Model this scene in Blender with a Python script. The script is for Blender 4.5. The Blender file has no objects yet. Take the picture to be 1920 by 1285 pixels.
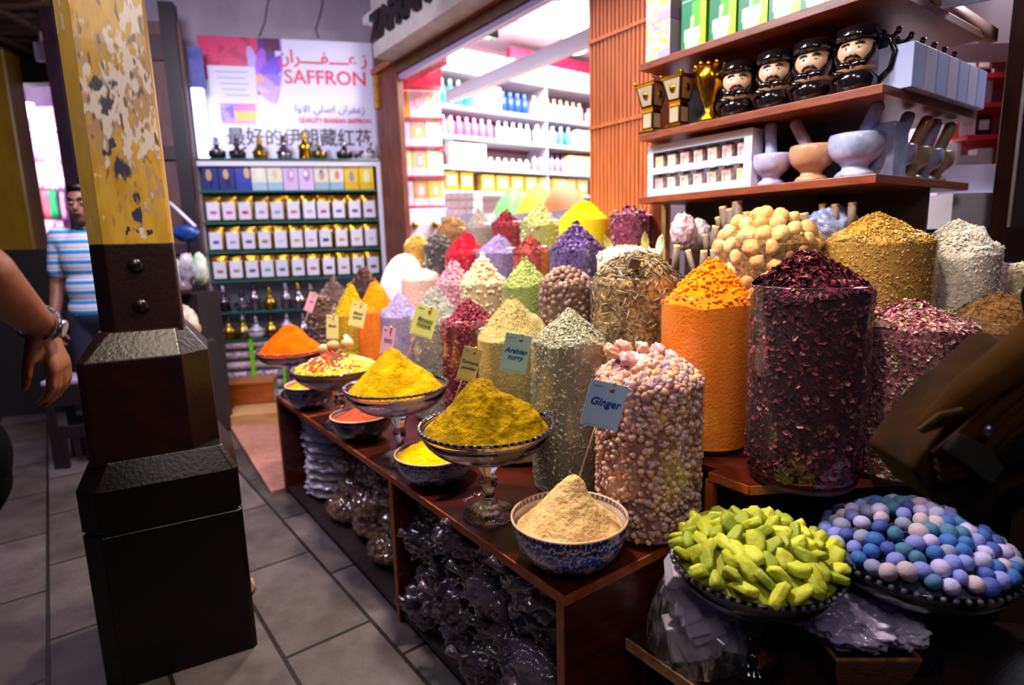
import bpy, math, random
from mathutils import Vector as V, Matrix, Euler, noise as NZ
PI = math.pi
rnd = random.Random(7)
SC = bpy.context.scene
COL = SC.collection
# ---------------------------------------------------------------- camera, world, lights, exposure
F, TH, RO, H = 1100.0, math.radians(9.7), math.radians(1.6), 1.3
FW = V((0, math.cos(TH), -math.sin(TH)))
_u, _r = V((0, math.sin(TH), math.cos(TH))), V((1, 0, 0))
RT = _r * math.cos(RO) - _u * math.sin(RO)
UP = _u * math.cos(RO) + _r * math.sin(RO)
EYE = V((0, 0, H))
cam = bpy.data.objects.new('camera', bpy.data.cameras.new('camera'))
COL.objects.link(cam)
cam.data.sensor_width = 36
cam.data.lens = F * 36 / 1920
cam.data.clip_start = .02
m = Matrix((RT, UP, -FW)).transposed().to_4x4()
m.translation = EYE
cam.matrix_world = m
cam.data.dof.use_dof = True
cam.data.dof.focus_distance = 1.42
cam.data.dof.aperture_fstop = 2.0
SC.camera = cam
SC.view_settings.view_transform = 'Standard'
SC.view_settings.look = 'None'
SC.view_settings.gamma = 1
SC.view_settings.exposure = 0.35
SC.cycles.use_denoising = True
SC.cycles.max_bounces = 8
SC.cycles.transparent_max_bounces = 24
SC.cycles.sample_clamp_indirect = 4
w = bpy.data.worlds.new('world'); SC.world = w; w.use_nodes = True
w.node_tree.nodes['Background'].inputs[0].default_value = (.36, .26, .70, 1)
w.node_tree.nodes['Background'].inputs[1].default_value = .035

C0, U2, V2 = V((.0942, 1.1582, 0)), V((-.58969, .80763, 0)), V((.80763, .58969, 0))
RZ = math.atan2(-.80763, .58969)          # local +x runs to the right along the counter, +y into the shop
def L(x, y, z=0): return C0 - U2 * x + V2 * y + V((0, 0, z))
def ray(px, py): return FW + RT * ((px - 960) / F) - UP * ((py - 642.5) / F)
def Pz(px, py, z): d = ray(px, py); return EYE + d * ((z - H) / d.z)
def PY(px, py, Y): d = ray(px, py); return EYE + d * (Y / d.y)
def PT(px, py, t):                         # point on the upright plane t metres behind the counter's front edge
    d = ray(px, py); k = (t + C0.dot(V2)) / d.dot(V2); return EYE + d * k
def plane(px, py, q, a):                   # upright plane through q running in compass direction a (degrees from +y to +x)
    n = V((math.cos(math.radians(a)), -math.sin(math.radians(a)), 0)); d = ray(px, py)
    return EYE + d * ((V((q[0], q[1], 0)) - V((0, 0, 0))).dot(n) / d.dot(n))
def depth(p): return (p - EYE).dot(FW)

def light(kind, name, loc, power, col, size=.3, target=None, spot=60, blend=.6, sy=None):
    d = bpy.data.lights.new(name, kind); d.energy = power; d.color = col
    if kind == 'AREA':
        d.size = size
        if sy: d.shape = 'RECTANGLE'; d.size_y = sy
    else: d.shadow_soft_size = size
    if kind == 'SPOT': d.spot_size = math.radians(spot); d.spot_blend = blend
    o = bpy.data.objects.new(name, d); COL.objects.link(o); o.location = loc
    if target is not None: o.rotation_euler = (V(target) - V(loc)).to_track_quat('-Z', 'Y').to_euler()
    return o
WARM, COOL, VIO = (1, .86, .70), (.82, .88, 1), (.80, .70, 1)
light('SPOT', 'display_spotlight', L(-.50, .04, 2.75), 185, WARM, .07, L(-.45, .38, .7), 105, .8)
light('SPOT', 'display_spotlight', L(-1.6, .04, 2.75), 165, WARM, .07, L(-1.6, .38, .7), 105, .8)
light('SPOT', 'front_spotlight', L(.30, -.05, 2.75), 95, WARM, .06, L(.1, .95, 1.1), 52, .9)
light('SPOT', 'shelf_spotlight', L(-.7, .1, 2.6), 75, COOL, .08, L(-.3, 1.3, 1.6), 90, .8)
light('SPOT', 'rear_spotlight', L(-1.2, 1.0, 2.9), 90, WARM, .08, L(-1.2, 1.15, 1.2), 100, .8)
light('AREA', 'walkway_lamp', (.25, -.75, 2.95), 13, (1, .9, .86), .7, (.2, 1.4, .6))  # unseen fill light added above the viewer to brighten cards and sack fronts
light('AREA', 'passage_lamp', (-2.1, 2.4, 3.3), 34, VIO, .6, (-2.0, 2.2, 0))
light('AREA', 'cabinet_lamp', (-1.75, 2.95, 2.85), 36, (.86, .84, 1), .4, (-1.85, 5.1, .9))  # out-of-view fill light added in front to brighten the cabinet
light('AREA', 'shop_ceiling_lamp', L(-2.6, 2.6, 3.05), 255, (1, .95, .95), 1.3, L(-3.0, 2.6, 0))
light('AREA', 'market_lamp', (-6.3, 5.8, 3.0), 230, (1, .85, 1), 1.4, (-6.9, 7.6, .8))
light('AREA', 'right_shop_lamp', (2.3, 2.4, 2.6), 45, COOL, .5, (2.0, 3.0, 1.0))
light('SPOT', 'post_lamp', (-.55, .75, 2.9), 60, WARM, .05, (-1.15, 1.7, 1.8), 62, .9)

# ---------------------------------------------------------------- materials
def C(h):
    h = h.lstrip('#'); r = [int(h[i:i + 2], 16) / 255 for i in (0, 2, 4)]
    return tuple(x / 12.92 if x < .04045 else ((x + .055) / 1.055) ** 2.4 for x in r) + (1,)
MC = {}
def mat(c, c2=None, sc=12, r=.55, bump=0, bsc=None, metal=0, coat=0, em=0, trans=0, stretch=None, spec=.5, det=5, ramp=(.35, .65), alpha=1, sss=0):
    key = (c, c2, sc, r, bump, bsc, metal, coat, em, trans, str(stretch), spec, ramp, alpha, sss)
    if key in MC: return MC[key]
    m = bpy.data.materials.new('finish_' + str(len(MC))); m.use_nodes = True; MC[key] = m
    nt = m.node_tree; n = nt.nodes; l = nt.links; b = n['Principled BSDF']
    b.inputs['Base Color'].default_value = C(c); b.inputs['Roughness'].default_value = r
    b.inputs['Metallic'].default_value = metal; b.inputs['Coat Weight'].default_value = coat
    b.inputs['Transmission Weight'].default_value = trans; b.inputs['Specular IOR Level'].default_value = spec
    b.inputs['Alpha'].default_value = alpha
    if sss: b.inputs['Subsurface Weight'].default_value = sss; b.inputs['Subsurface Radius'].default_value = (.02, .01, .008)
    if em: b.inputs['Emission Color'].default_value = C(c); b.inputs['Emission Strength'].default_value = em
    if c2 or bump:
        tc = n.new('ShaderNodeTexCoord'); mp = n.new('ShaderNodeMapping'); l.new(tc.outputs['Object'], mp.inputs[0])
        if stretch: mp.inputs['Scale'].default_value = stretch
        t = n.new('ShaderNodeTexNoise'); t.inputs['Scale'].default_value = sc; t.inputs['Detail'].default_value = det; t.inputs['Roughness'].default_value = .6
        l.new(mp.outputs[0], t.inputs[0])
        if c2:
            cr = n.new('ShaderNodeValToRGB'); cr.color_ramp.elements[0].position = ramp[0]; cr.color_ramp.elements[1].position = ramp[1]
            cr.color_ramp.elements[0].color = C(c); cr.color_ramp.elements[1].color = C(c2)
            l.new(t.outputs[0], cr.inputs[0]); l.new(cr.outputs[0], b.inputs['Base Color'])
            if em: l.new(cr.outputs[0], b.inputs['Emission Color'])
        if bump:
            t2 = t
            if bsc:
                t2 = n.new('ShaderNodeTexNoise'); t2.inputs['Scale'].default_value = bsc; t2.inputs['Detail'].default_value = 6; l.new(mp.outputs[0], t2.inputs[0])
            bp = n.new('ShaderNodeBump'); bp.inputs['Strength'].default_value = bump; bp.inputs['Distance'].default_value = .01
            l.new(t2.outputs[0], bp.inputs['Height']); l.new(bp.outputs[0], b.inputs['Normal'])
    return m
def film_mat(name, tint='#ffffff', gl=.10, haze=.05, rough=.12, wr=8.0, wst=.5, edge=.5):
    m = bpy.data.materials.new(name); m.use_nodes = True; nt = m.node_tree; n = nt.nodes; l = nt.links
    n.remove(n['Principled BSDF']); out = n['Material Output']
    tr = n.new('ShaderNodeBsdfTransparent'); tr.inputs[0].default_value = C(tint)
    g = n.new('ShaderNodeBsdfGlossy'); g.inputs['Roughness'].default_value = rough
    d = n.new('ShaderNodeBsdfDiffuse'); d.inputs[0].default_value = (.9, .85, .95, 1)
    tc = n.new('ShaderNodeTexCoord'); mp = n.new('ShaderNodeMapping'); mp.inputs['Scale'].default_value = (1, 1, .25); l.new(tc.outputs['Object'], mp.inputs[0])
    t = n.new('ShaderNodeTexNoise'); t.inputs['Scale'].default_value = wr; t.inputs['Detail'].default_value = 2; l.new(mp.outputs[0], t.inputs[0])
    bp = n.new('ShaderNodeBump'); bp.inputs['Strength'].default_value = wst; bp.inputs['Distance'].default_value = .03; l.new(t.outputs[0], bp.inputs['Height'])
    l.new(bp.outputs[0], g.inputs['Normal'])
    lw = n.new('ShaderNodeLayerWeight'); lw.inputs[0].default_value = .25; l.new(bp.outputs[0], lw.inputs['Normal'])
    ma = n.new('ShaderNodeMath'); ma.operation = 'MULTIPLY_ADD'; ma.inputs[1].default_value = edge; ma.inputs[2].default_value = gl; ma.use_clamp = True
    l.new(lw.outputs['Facing'], ma.inputs[0])
    m1 = n.new('ShaderNodeMixShader'); m1.inputs[0].default_value = haze; l.new(tr.outputs[0], m1.inputs[1]); l.new(d.outputs[0], m1.inputs[2])
    m2 = n.new('ShaderNodeMixShader'); l.new(ma.outputs[0], m2.inputs[0]); l.new(m1.outputs[0], m2.inputs[1]); l.new(g.outputs[0], m2.inputs[2])
    l.new(m2.outputs[0], out.inputs[0]); return m
FILM = film_mat('clear_film', gl=.045, haze=.015, edge=.35, rough=.12)
CRINK = film_mat('crinkled_film', gl=.14, haze=.03, rough=.08, wr=22, wst=1.0, edge=.6)
PANE = film_mat('window_glass', gl=.03, haze=.0, rough=.02, wst=.0, edge=.2)
def attr_mat(name, r=.35, coat=0, bump=0, em=0):
    m = bpy.data.materials.new(name); m.use_nodes = True; nt = m.node_tree; b = nt.nodes['Principled BSDF']
    a = nt.nodes.new('ShaderNodeVertexColor'); a.layer_name = 'paint'; nt.links.new(a.outputs[0], b.inputs['Base Color'])
    b.inputs['Roughness'].default_value = r; b.inputs['Coat Weight'].default_value = coat
    return m
PAINT = attr_mat('painted_ceramic', .18, .6); PRINT = attr_mat('printed_surface', .35, .2)
WOOD = mat('#4c160e', '#300c08', 6, .28, .05, 40, coat=.25, stretch=(1, 1, 8))
EDGE = mat('#a4501f', '#7c3513', 30, .4)
DWOOD = mat('#2a1410', '#170a08', 8, .5, .15, 30, stretch=(6, 1, 1))
SHELFW = mat('#8a4326', '#6a2f1a', 9, .4, .05, 40, stretch=(1, 1, 6))
GLASS = mat('#f4f0fa', r=.03, trans=1)
SMOKE = mat('#c0b8c8', r=.03, trans=1)
GOLD = mat('#e0a820', '#c08810', 20, .22, .0, metal=1)
WHITE = mat('#e8e4f0', r=.5); WPLAS = mat('#d8d4ea', r=.35)
BLACKG = mat('#0a0708', '#181014', 12, .15, coat=.6)
STICK = mat('#d8b890', '#c09870', 40, .7)

# ---------------------------------------------------------------- mesh building
class MB:
    def __init__(s): s.v = []; s.f = []; s.m = []; s.s = []; s.c = None
    def add(s, vs, fs, mi=0, sm=False, T=None):
        o = len(s.v)
        s.v += [tuple(T @ V(p)) for p in vs] if T is not None else [tuple(p) for p in vs]
        for f in fs: s.f.append([i + o for i in f]); s.m.append(mi); s.s.append(sm)
        return s
    def box(s, x0, x1, y0, y1, z0, z1, mi=0, T=None):
        return s.add([(x0, y0, z0), (x1, y0, z0), (x1, y1, z0), (x0, y1, z0), (x0, y0, z1), (x1, y0, z1), (x1, y1, z1), (x0, y1, z1)],
                     [(0, 3, 2, 1), (4, 5, 6, 7), (0, 1, 5, 4), (1, 2, 6, 5), (2, 3, 7, 6), (3, 0, 4, 7)], mi, False, T)
    def prism(s, pts, z0, z1, mi=0, T=None):
        n = len(pts); vs = [(p[0], p[1], z0) for p in pts] + [(p[0], p[1], z1) for p in pts]
        ar = sum(pts[i][0] * pts[(i + 1) % n][1] - pts[(i + 1) % n][0] * pts[i][1] for i in range(n))
        fs = [list(range(n))[::-1], list(range(n, 2 * n))] + [(i, (i + 1) % n, n + (i + 1) % n, n + i) for i in range(n)]
        if ar < 0: fs = [list(f)[::-1] for f in fs]
        return s.add(vs, fs, mi, False, T)
    def lathe(s, prof, n=32, mi=0, T=None, sm=True, fn=None, capb=False, capt=False):
        vs = []
        for j, (r, z) in enumerate(prof):
            for i in range(n):
                a = 2 * PI * i / n; rr = r * (fn(a, j, z) if fn else 1)
                vs.append((rr * math.cos(a), rr * math.sin(a), z))
        fs = [(j * n + i, j * n + (i + 1) % n, (j + 1) * n + (i + 1) % n, (j + 1) * n + i) for j in range(len(prof) - 1) for i in range(n)]
        if capb: fs.append(list(range(n))[::-1])
        if capt: fs.append([(len(prof) - 1) * n + i for i in range(n)])
        return s.add(vs, fs, mi, sm, T)
    def tube(s, pts, rad, n=8, mi=0, T=None, sm=True):
        pts = [V(p) for p in pts]; rad = rad if isinstance(rad, (list, tuple)) else [rad] * len(pts)
        vs = []; nrm = None
        for j, p in enumerate(pts):
            d = (pts[min(j + 1, len(pts) - 1)] - pts[max(j - 1, 0)]).normalized()
            if nrm is None: nrm = d.orthogonal().normalized()
            nrm = (nrm - d * nrm.dot(d)).normalized(); b = d.cross(nrm)
            for i in range(n):
                a = 2 * PI * i / n; vs.append(p + (nrm * math.cos(a) + b * math.sin(a)) * rad[j])
        fs = [(j * n + i, j * n + (i + 1) % n, (j + 1) * n + (i + 1) % n, (j + 1) * n + i) for j in range(len(pts) - 1) for i in range(n)]
        fs += [list(range(n))[::-1], [(len(pts) - 1) * n + i for i in range(n)]]
        return s.add(vs, fs, mi, sm, T)
    def blob(s, c, r, nu=12, nv=8, mi=0, T=None, fn=None, rot=None, sm=True):
        vs = []; c = V(c); r = V(r) if not isinstance(r, (int, float)) else V((r, r, r))
        for j in range(nv + 1):
            ph = PI * j / nv
            for i in range(nu):
                a = 2 * PI * i / nu; d = V((math.sin(ph) * math.cos(a), math.sin(ph) * math.sin(a), -math.cos(ph)))
                k = fn(d) if fn else 1
                q = V((d.x * r.x, d.y * r.y, d.z * r.z)) * k
                if rot is not None: q = rot @ q
                vs.append(c + q)
        fs = [(j * nu + i, j * nu + (i + 1) % nu, (j + 1) * nu + (i + 1) % nu, (j + 1) * nu + i) for j in range(nv) for i in range(nu)]
        return s.add(vs, fs, mi, sm, T)
    def build(s, name, mats, parent=None, loc=None, rz=None, bevel=0, rot=None, colfn=None):
        me = bpy.data.meshes.new(name); me.from_pydata(s.v, [], s.f)
        for mm in (mats if isinstance(mats, (list, tuple)) else [mats]): me.materials.append(mm)
        me.polygons.foreach_set('material_index', s.m); me.polygons.foreach_set('use_smooth', s.s)
        if colfn:
            at = me.color_attributes.new('paint', 'FLOAT_COLOR', 'POINT'); buf = []
            for p in s.v: buf += colfn(p)
            at.data.foreach_set('color', buf)
        me.update()
        o = bpy.data.objects.new(name, me); COL.objects.link(o)
        if parent: o.parent = parent
        if loc is not None: o.location = loc
        if rz is not None: o.rotation_euler = (0, 0, rz)
        if rot is not None: o.rotation_euler = rot
        if bevel:
            b = o.modifiers.new('b', 'BEVEL'); b.width = bevel; b.segments = 2; b.limit_method = 'ANGLE'
        return o
def tag(o, label, cat, group=None, kind=None):
    if label: o['label'] = label
    if cat: o['category'] = cat
    if group: o['group'] = group
    if kind: o['kind'] = kind
    return o
def thing(name, label, cat, loc=(0, 0, 0), rz=0, group=None, rot=None):
    o = bpy.data.objects.new(name, None); COL.objects.link(o); o.empty_display_size = .05
    o.location = loc; o.rotation_euler = rot if rot is not None else (0, 0, rz)
    return tag(o, label, cat, group)
def struct(o): o['kind'] = 'structure'; return o
def dup(root, loc, rz=None, label=None, group=None, rot=None, scale=None):
    def cp(o, p):
        c = o.copy(); COL.objects.link(c); c.parent = p
        for ch in o.children: cp(ch, c)
        return c
    kids = list(root.children); r = root.copy(); COL.objects.link(r)
    for ch in kids: cp(ch, r)
    r.location = loc
    if rz is not None: r.rotation_euler = (0, 0, rz)
    if rot is not None: r.rotation_euler = rot
    if scale is not None: r.scale = (scale,) * 3 if isinstance(scale, (int, float)) else scale
    if label: r['label'] = label
    if group: r['group'] = group
    return r
def kill(root):
    for ch in list(root.children): kill(ch)
    bpy.data.objects.remove(root)
def text(body, size, m, parent=None, loc=(0, 0, 0), rot=(PI / 2, 0, 0), name='lettering', ext=.0008, sx=1, bold=0, align='CENTER', shear=0):
    c = bpy.data.curves.new('t', 'FONT'); c.body = body; c.size = size; c.extrude = ext; c.offset = bold; c.align_x = align; c.align_y = 'CENTER'; c.shear = shear; c.resolution_u = 3
    t = bpy.data.objects.new('t', c); COL.objects.link(t)
    me = bpy.data.meshes.new_from_object(t.evaluated_get(bpy.context.evaluated_depsgraph_get()))
    bpy.data.objects.remove(t); me.materials.clear(); me.materials.append(m)
    o = bpy.data.objects.new(name, me); COL.objects.link(o); o.location = loc; o.rotation_euler = rot; o.scale = (sx, 1, 1)
    if parent: o.parent = parent
    return o
def sub(part, *kids):
    for k in kids: k.parent = part
ORD = 'first second third fourth fifth sixth seventh eighth ninth tenth eleventh twelfth thirteenth fourteenth fifteenth sixteenth seventeenth eighteenth nineteenth twentieth'.split()
def fbm(p, s=1, o=4): return NZ.fractal(V(p) * s, 1.0, 2.0, o)

# ================================================================ the setting
def floor_mat():
    m = bpy.data.materials.new('stone_pavers'); m.use_nodes = True; nt = m.node_tree; n = nt.nodes; l = nt.links; b = n['Principled BSDF']
    tc = n.new('ShaderNodeTexCoord'); br = n.new('ShaderNodeTexBrick'); l.new(tc.outputs['Object'], br.inputs[0])
    br.offset = .37; br.inputs['Color1'].default_value = C('#5a5252'); br.inputs['Color2'].default_value = C('#3e3832'); br.inputs['Mortar'].default_value = C('#120d08')
    br.inputs['Scale'].default_value = 1; br.inputs['Mortar Size'].default_value = .007; br.inputs['Brick Width'].default_value = .62; br.inputs['Row Height'].default_value = .30
    t = n.new('ShaderNodeTexNoise'); t.inputs['Scale'].default_value = 5; t.inputs['Detail'].default_value = 8; t.inputs['Roughness'].default_value = .7; l.new(tc.outputs['Object'], t.inputs[0])
    mx = n.new('ShaderNodeMixRGB'); mx.blend_type = 'OVERLAY'; mx.inputs[0].default_value = .9; cr_ = n.new('ShaderNodeValToRGB'); cr_.color_ramp.elements[0].position = .3; cr_.color_ramp.elements[1].position = .7; cr_.color_ramp.elements[0].color = (.22, .2, .2, 1); cr_.color_ramp.elements[1].color = (.72, .7, .74, 1); l.new(t.outputs[0], cr_.inputs[0]); l.new(br.outputs[0], mx.inputs[1]); l.new(cr_.outputs[0], mx.inputs[2])
    l.new(mx.outputs[0], b.inputs['Base Color']); b.inputs['Roughness'].default_value = .42
    ad = n.new('ShaderNodeMath'); ad.operation = 'MULTIPLY_ADD'; ad.inputs[1].default_value = -1.2; l.new(br.outputs['Fac'], ad.inputs[0]); l.new(t.outputs[0], ad.inputs[2])
    bp = n.new('ShaderNodeBump'); bp.inputs['Strength'].default_value = .5; bp.inputs['Distance'].default_value = .012; l.new(ad.outputs[0], bp.inputs['Height']); l.new(bp.outputs[0], b.inputs['Normal'])
    return m
struct(MB().box(-9, 7, -4, 9, -.05, 0).build('floor', floor_mat(), loc=(-1, 2, 0), rz=RZ + .03))
PLASTER = mat('#b0a0b4', '#968aa0', 3, .75, .25, 30, stretch=(1, 1, .4))
CA = 77.0; CB = Pz(411, 760, 0)                       # the saffron cabinet's plane
CD = V((math.sin(math.radians(CA)), math.cos(math.radians(CA)), 0)); CN = V((-CD.y, CD.x, 0)); CRZ = math.radians(90 - CA)
def cabx(px, py, off=0):                             # pixel -> (x along the cabinet front, z) on its plane, off metres towards the viewer
    q = CB - CN * off; p = plane(px, py, q, CA); return (p - CB).dot(CD), p.z
def CW(x, y, z): return V((CB.x, CB.y, 0)) + CD * x + CN * y + V((0, 0, z))
# plaster wall behind the cabinet, with two hairline cracks
struct(MB().box(-.75, 2.15, .42, .55, 0, 3.9).build('wall_back', PLASTER, loc=CW(0, 0, 0), rz=CRZ))
CR = mat('#2a2026')
for k, pts in enumerate([[(598, 72), (592, 55), (600, 30), (605, 8), (604, -8)], [(487, 68), (497, 42), (500, 18), (506, -8)]]):
    q = []
    for a in pts:
        x, z = cabx(a[0], a[1], -.42); q.append((x, .416, z))
    tag(MB().tube(q, .005, 5).build('electric_cable', CR, loc=CW(0, 0, 0), rz=CRZ), ['dark cable running down the plaster above the word in the saffron banner', 'thin dark cable on the plaster above the crocus picture'][k], 'cable')
# dark wooden door leaf left of the banner (stiles, rails, panels)
dr = thing('shutter_leaf', 'dark wooden shutter leaf with cross rails behind the yellow post', 'shutter', CW(0, 0, 0), CRZ)
DP = mat('#6b4a44', '#57393a', 5, .6, stretch=(6, 6, 1))
xa, _ = cabx(255, 200, .1); xb, _ = cabx(322, 200, .1); xc, _ = cabx(352, 200, .1)
MB().box(xa - .25, xc, -.10, -.05, .0, 3.0).build('shutter_board', DP, dr)
for z0, z1 in ((.0, .12), (1.28, 1.36), (2.0, 2.1), (2.72, 2.9)): MB().box(xa - .25, xb, -.125, -.1, z0, z1).build('rail', mat('#3c2530'), dr)
MB().box(xb, xc - .01, -.16, -.05, 0, 3.12).build('stile', mat('#21121a', '#180c12', 5, .5), dr)
struct(MB().box(-1.9, -.16, .2, .3, 0, 1.35).build('wall_side', mat('#1c1012', '#120a0c', 5, .7), loc=CW(0, 0, 0), rz=CRZ))  # dark brown sheet standing in for the shaded interior

# ---------------------------------------------------------------- saffron cabinet
cx1 = cabx(712, 296)[0] - .0; ctop = cabx(365, 300)[1]
CW_ = cx1; DPT = .34
cab = thing('display_cabinet', 'white open display cabinet with green glass shelves under the saffron banner', 'cabinet', CW(0, 0, 0), CRZ)
b = MB(); b.box(-.012, .035, -.012, DPT, 0, ctop); b.build('side_panel', WHITE, cab)
b = MB(); b.box(CW_ - .035, CW_, 0, DPT, 0, ctop); b.build('side_panel', WHITE, cab)
MB().box(.035, CW_ - .035, 0, DPT, ctop - .045, ctop).build('top_rail', WHITE, cab)
MB().box(.035, CW_ - .035, DPT - .02, DPT, 0, ctop - .045).build('back_panel', mat('#d4d2ea', r=.5), cab)
MB().box(.035, CW_ - .035, .0, DPT - .02, .0, .08).build('plinth', WHITE, cab)
SHG = mat('#2f6c66', r=.15, coat=.5)
SZ = [cabx(470, y)[1] for y in (357, 416, 471, 525, 584, 637)]
for z in SZ: MB().box(.035, CW_ - .035, .01, DPT - .02, z - .014, z).build('glass_shelf', SHG, cab)
SZT = ctop + .012
MB().box(0, CW_, -.02, DPT, ctop, SZT).build('top_shelf', SHG, cab)
# boxes on the upper shelf
bn = MB().box(-.062, .062, 0, .10, 0, .20)
def boxprint(base, blobs, band=None):
    def f(p):
        u, w_ = p[0] / .062, p[2] / .20
        c = base
        if band and w_ < .32: c = band
        for (bx, bz, br, cc) in blobs:
            if (u - bx) ** 2 + ((w_ - bz) * 1.6) ** 2 < br * br: c = cc
        return C(c)
    return f
def gridbox(w2, dep, h, nx=20, nz=30):
    b = MB().box(-w2, w2, .0012, dep, 0, h)
    vs = [(-w2 + 2 * w2 * i / nx, 0, h * j / nz) for j in range(nz + 1) for i in range(nx + 1)]
    fs = [(j * (nx + 1) + i, j * (nx + 1) + i + 1, (j + 1) * (nx + 1) + i + 1, (j + 1) * (nx + 1) + i) for j in range(nz) for i in range(nx)]
    return b.add(vs, fs, 0)
bxs = [('#1c2a78', [(-.2, .62, .35, '#caa070'), (.0, .25, .25, '#0c1450')], None, 'dark blue'), ('#1c2a78', [(-.1, .65, .32, '#d8b080'), (.1, .3, .3, '#0a0f40')], None, 'navy blue'),
       ('#2436a0', [(.5, .7, .35, '#e0b080')], None, 'royal blue'), ('#e8e2c8', [(.1, .68, .4, '#f6efe2')], '#a8c4d8', 'cream and pale blue'), ('#e8e4cc', [(0, .65, .3, '#d8c8a0')], '#9cc0d4', 'cream and light blue'),
       ('#d8b8e0', [(0, .6, .45, '#c490c0'), (.1, .65, .2, '#f4e0f0')], None, 'lilac'), ('#dcc0e6', [(.1, .62, .45, '#b880b8'), (0, .68, .2, '#ffffff')], None, 'pale lilac'),
       ('#e0dcc0', [(.05, .62, .35, '#c090a0'), (.0, .75, .12, '#584030')], '#98b4c0', 'beige and grey blue'), ('#e4e0c8', [(.1, .6, .3, '#d08088')], '#98b4c0', 'beige with pink print'),
       ('#ecc820', [(0, .55, .35, '#9890a8')], '#e0b418', 'yellow'), ('#f4d428', [(0, .55, .4, '#fff4c0')], '#e8c020', 'bright yellow')]
for i, (base, bl, band, nm) in enumerate(bxs):
    x = .06 + (CW_ - .12) * (i + .5) / 11
    o = gridbox(.058, .09, .205).build('tea_carton', PRINT, loc=CW(x, .03, SZ[0] + .001), rz=CRZ, colfn=boxprint(base, bl, band))
    tag(o, f'{nm} carton, {ORD[i]} from the left on the cabinet top row', 'box', 'cartons in the top row of the saffron cabinet')
# gold pouches
GF = mat('#c8981c', '#8a6208', 30, .2, .5, 45, metal=.85)
PL = mat('#e6e2f4', r=.25)
piccols = ['#d84878', '#e05080', '#c81840', '#b090b8', '#a8a0b8', '#c87838', '#d0a0a8', '#c03060', '#4858b8', '#505868', '#803048', '#3858b0', '#b8a0c0', '#585878', '#908838', '#c8c8e0', '#c8a050', '#e09880', '#303048', '#c09820', '#d8a860', '#c8c0b8',
           '#b86840', '#a89030', '#584860', '#58a0a0', '#706068', '#786088', '#c87040', '#383850', '#c88060', '#607060', '#604838']
pic = {}
def pouch(c):
    t = thing('saffron_pouch', None, None)
    nu, nv = 8, 8; vs = []; 
    def sh(i, j, s):
        a, b_ = i / nu * 2 - 1, j / nv
        th = .028 * (1 - a * a) ** .5 * min(1, (1 - b_) * 3) ** .6 * min(1, b_ * 9 + .3)
        return (a * .062 * (1 - .04 * math.sin(b_ * 9)), s * th, b_ * .205)
    vs = [sh(i, j, s) for s in (-1, 1) for j in range(nv + 1) for i in range(nu + 1)]
    k = (nu + 1) * (nv + 1)
    fs = [(j * (nu + 1) + i, j * (nu + 1) + i + 1, (j + 1) * (nu + 1) + i + 1, (j + 1) * (nu + 1) + i) for j in range(nv) for i in range(nu)]
    fs += [tuple(q + k for q in f)[::-1] for f in fs]
    MB().add(vs, fs, 0, True).build('foil_bag', GF, t)
    MB().box(-.047, .047, -.0335, -.029, .02, .158).build('paper_label', PL, t)
    MB().box(-.022, .026, -.0345, -.0335, .062, .088).build('picture', mat(c, r=.4), [c_ for c_ in t.children if c_.name.startswith('paper_label')][0])
    return t
for r_ in range(3):
    for i in range(11):
        n = r_ * 11 + i
        t = pouch(piccols[n]); x = .055 + (CW_ - .11) * (i + .5) / 11 + rnd.uniform(-.004, .004)
        t.location = CW(x, .05, SZ[r_ + 1] + .001); t.rotation_euler = (rnd.uniform(-.05, .03), 0, CRZ + rnd.uniform(-.12, .12))
        tag(t, f'gold foil saffron pouch, {ORD[i]} from the left in the {["upper", "middle", "lower"][r_]} pouch row', 'pouch', 'gold pouches in the saffron cabinet')
# ornate little bottles
def bottle(kind, body, trim):
    t = thing('ornate_bottle', None, None)
    P = {0: [(.001, 0), (.034, 0), (.042, .02), (.042, .05), (.022, .085), (.014, .095), (.014, .11)],
         1: [(.001, 0), (.03, 0), (.048, .025), (.045, .05), (.015, .07), (.013, .09)],
         2: [(.001, 0), (.026, 0), (.034, .012), (.03, .07), (.036, .085), (.014, .10), (.012, .125)]}[kind]
    MB().lathe(P, 14).build('bottle_body', body, t)
    z = P[-1][1]
    MB().lathe([(.017, z), (.019, z + .012), (.011, z + .022), (.016, z + .034), (.001, z + .05)], 10).build('stopper', trim, t)
    MB().lathe([(P[3][0] + .002, P[3][1] - .008), (P[3][0] + .005, P[3][1] - .002), (P[3][0] + .002, P[3][1] + .004)], 14).build('metal_band', trim, t)
    return t
SILV = mat('#b8b0c0', '#706878', 60, .22, metal=.9); BRS = mat('#c8a040', '#6a5020', 50, .25, metal=.9); COPP = mat('#584048', '#2a1c20', 50, .3, metal=.8); GLC = mat('#d0c8e0', r=.1, coat=.5)
def urn_row(pxs, z, y0, grp, where):
    for i, (px, py, kd, bm_, tr, nm) in enumerate(pxs):
        t = bottle(kd, bm_, tr); x = cabx(px, py)[0]; t.location = CW(x, y0, z + .001); t.rotation_euler = (0, 0, rnd.uniform(0, 6))
        s = rnd.uniform(1.25, 1.45); t.scale = (s * 1.1, s * 1.1, s)
        tag(t, f'{nm}, {ORD[i]} from the left {where}', 'bottle', grp)
urn_row([(418, 575, 2, COPP, SILV, 'dark metal flask'), (452, 575, 1, SILV, COPP, 'silver pot with dark lid'), (476, 575, 2, SILV, COPP, 'tall silver bottle'), (505, 575, 0, BRS, BRS, 'gold bottle'), (536, 575, 2, SILV, SILV, 'slim silver bottle'), (560, 575, 0, SILV, BRS, 'round silver and gold bottle'), (583, 575, 0, BRS, SILV, 'brass bottle beside the pink card')], SZ[4], .06, 'bottles on the upper bottle shelf', 'on the upper bottle shelf')
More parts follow.
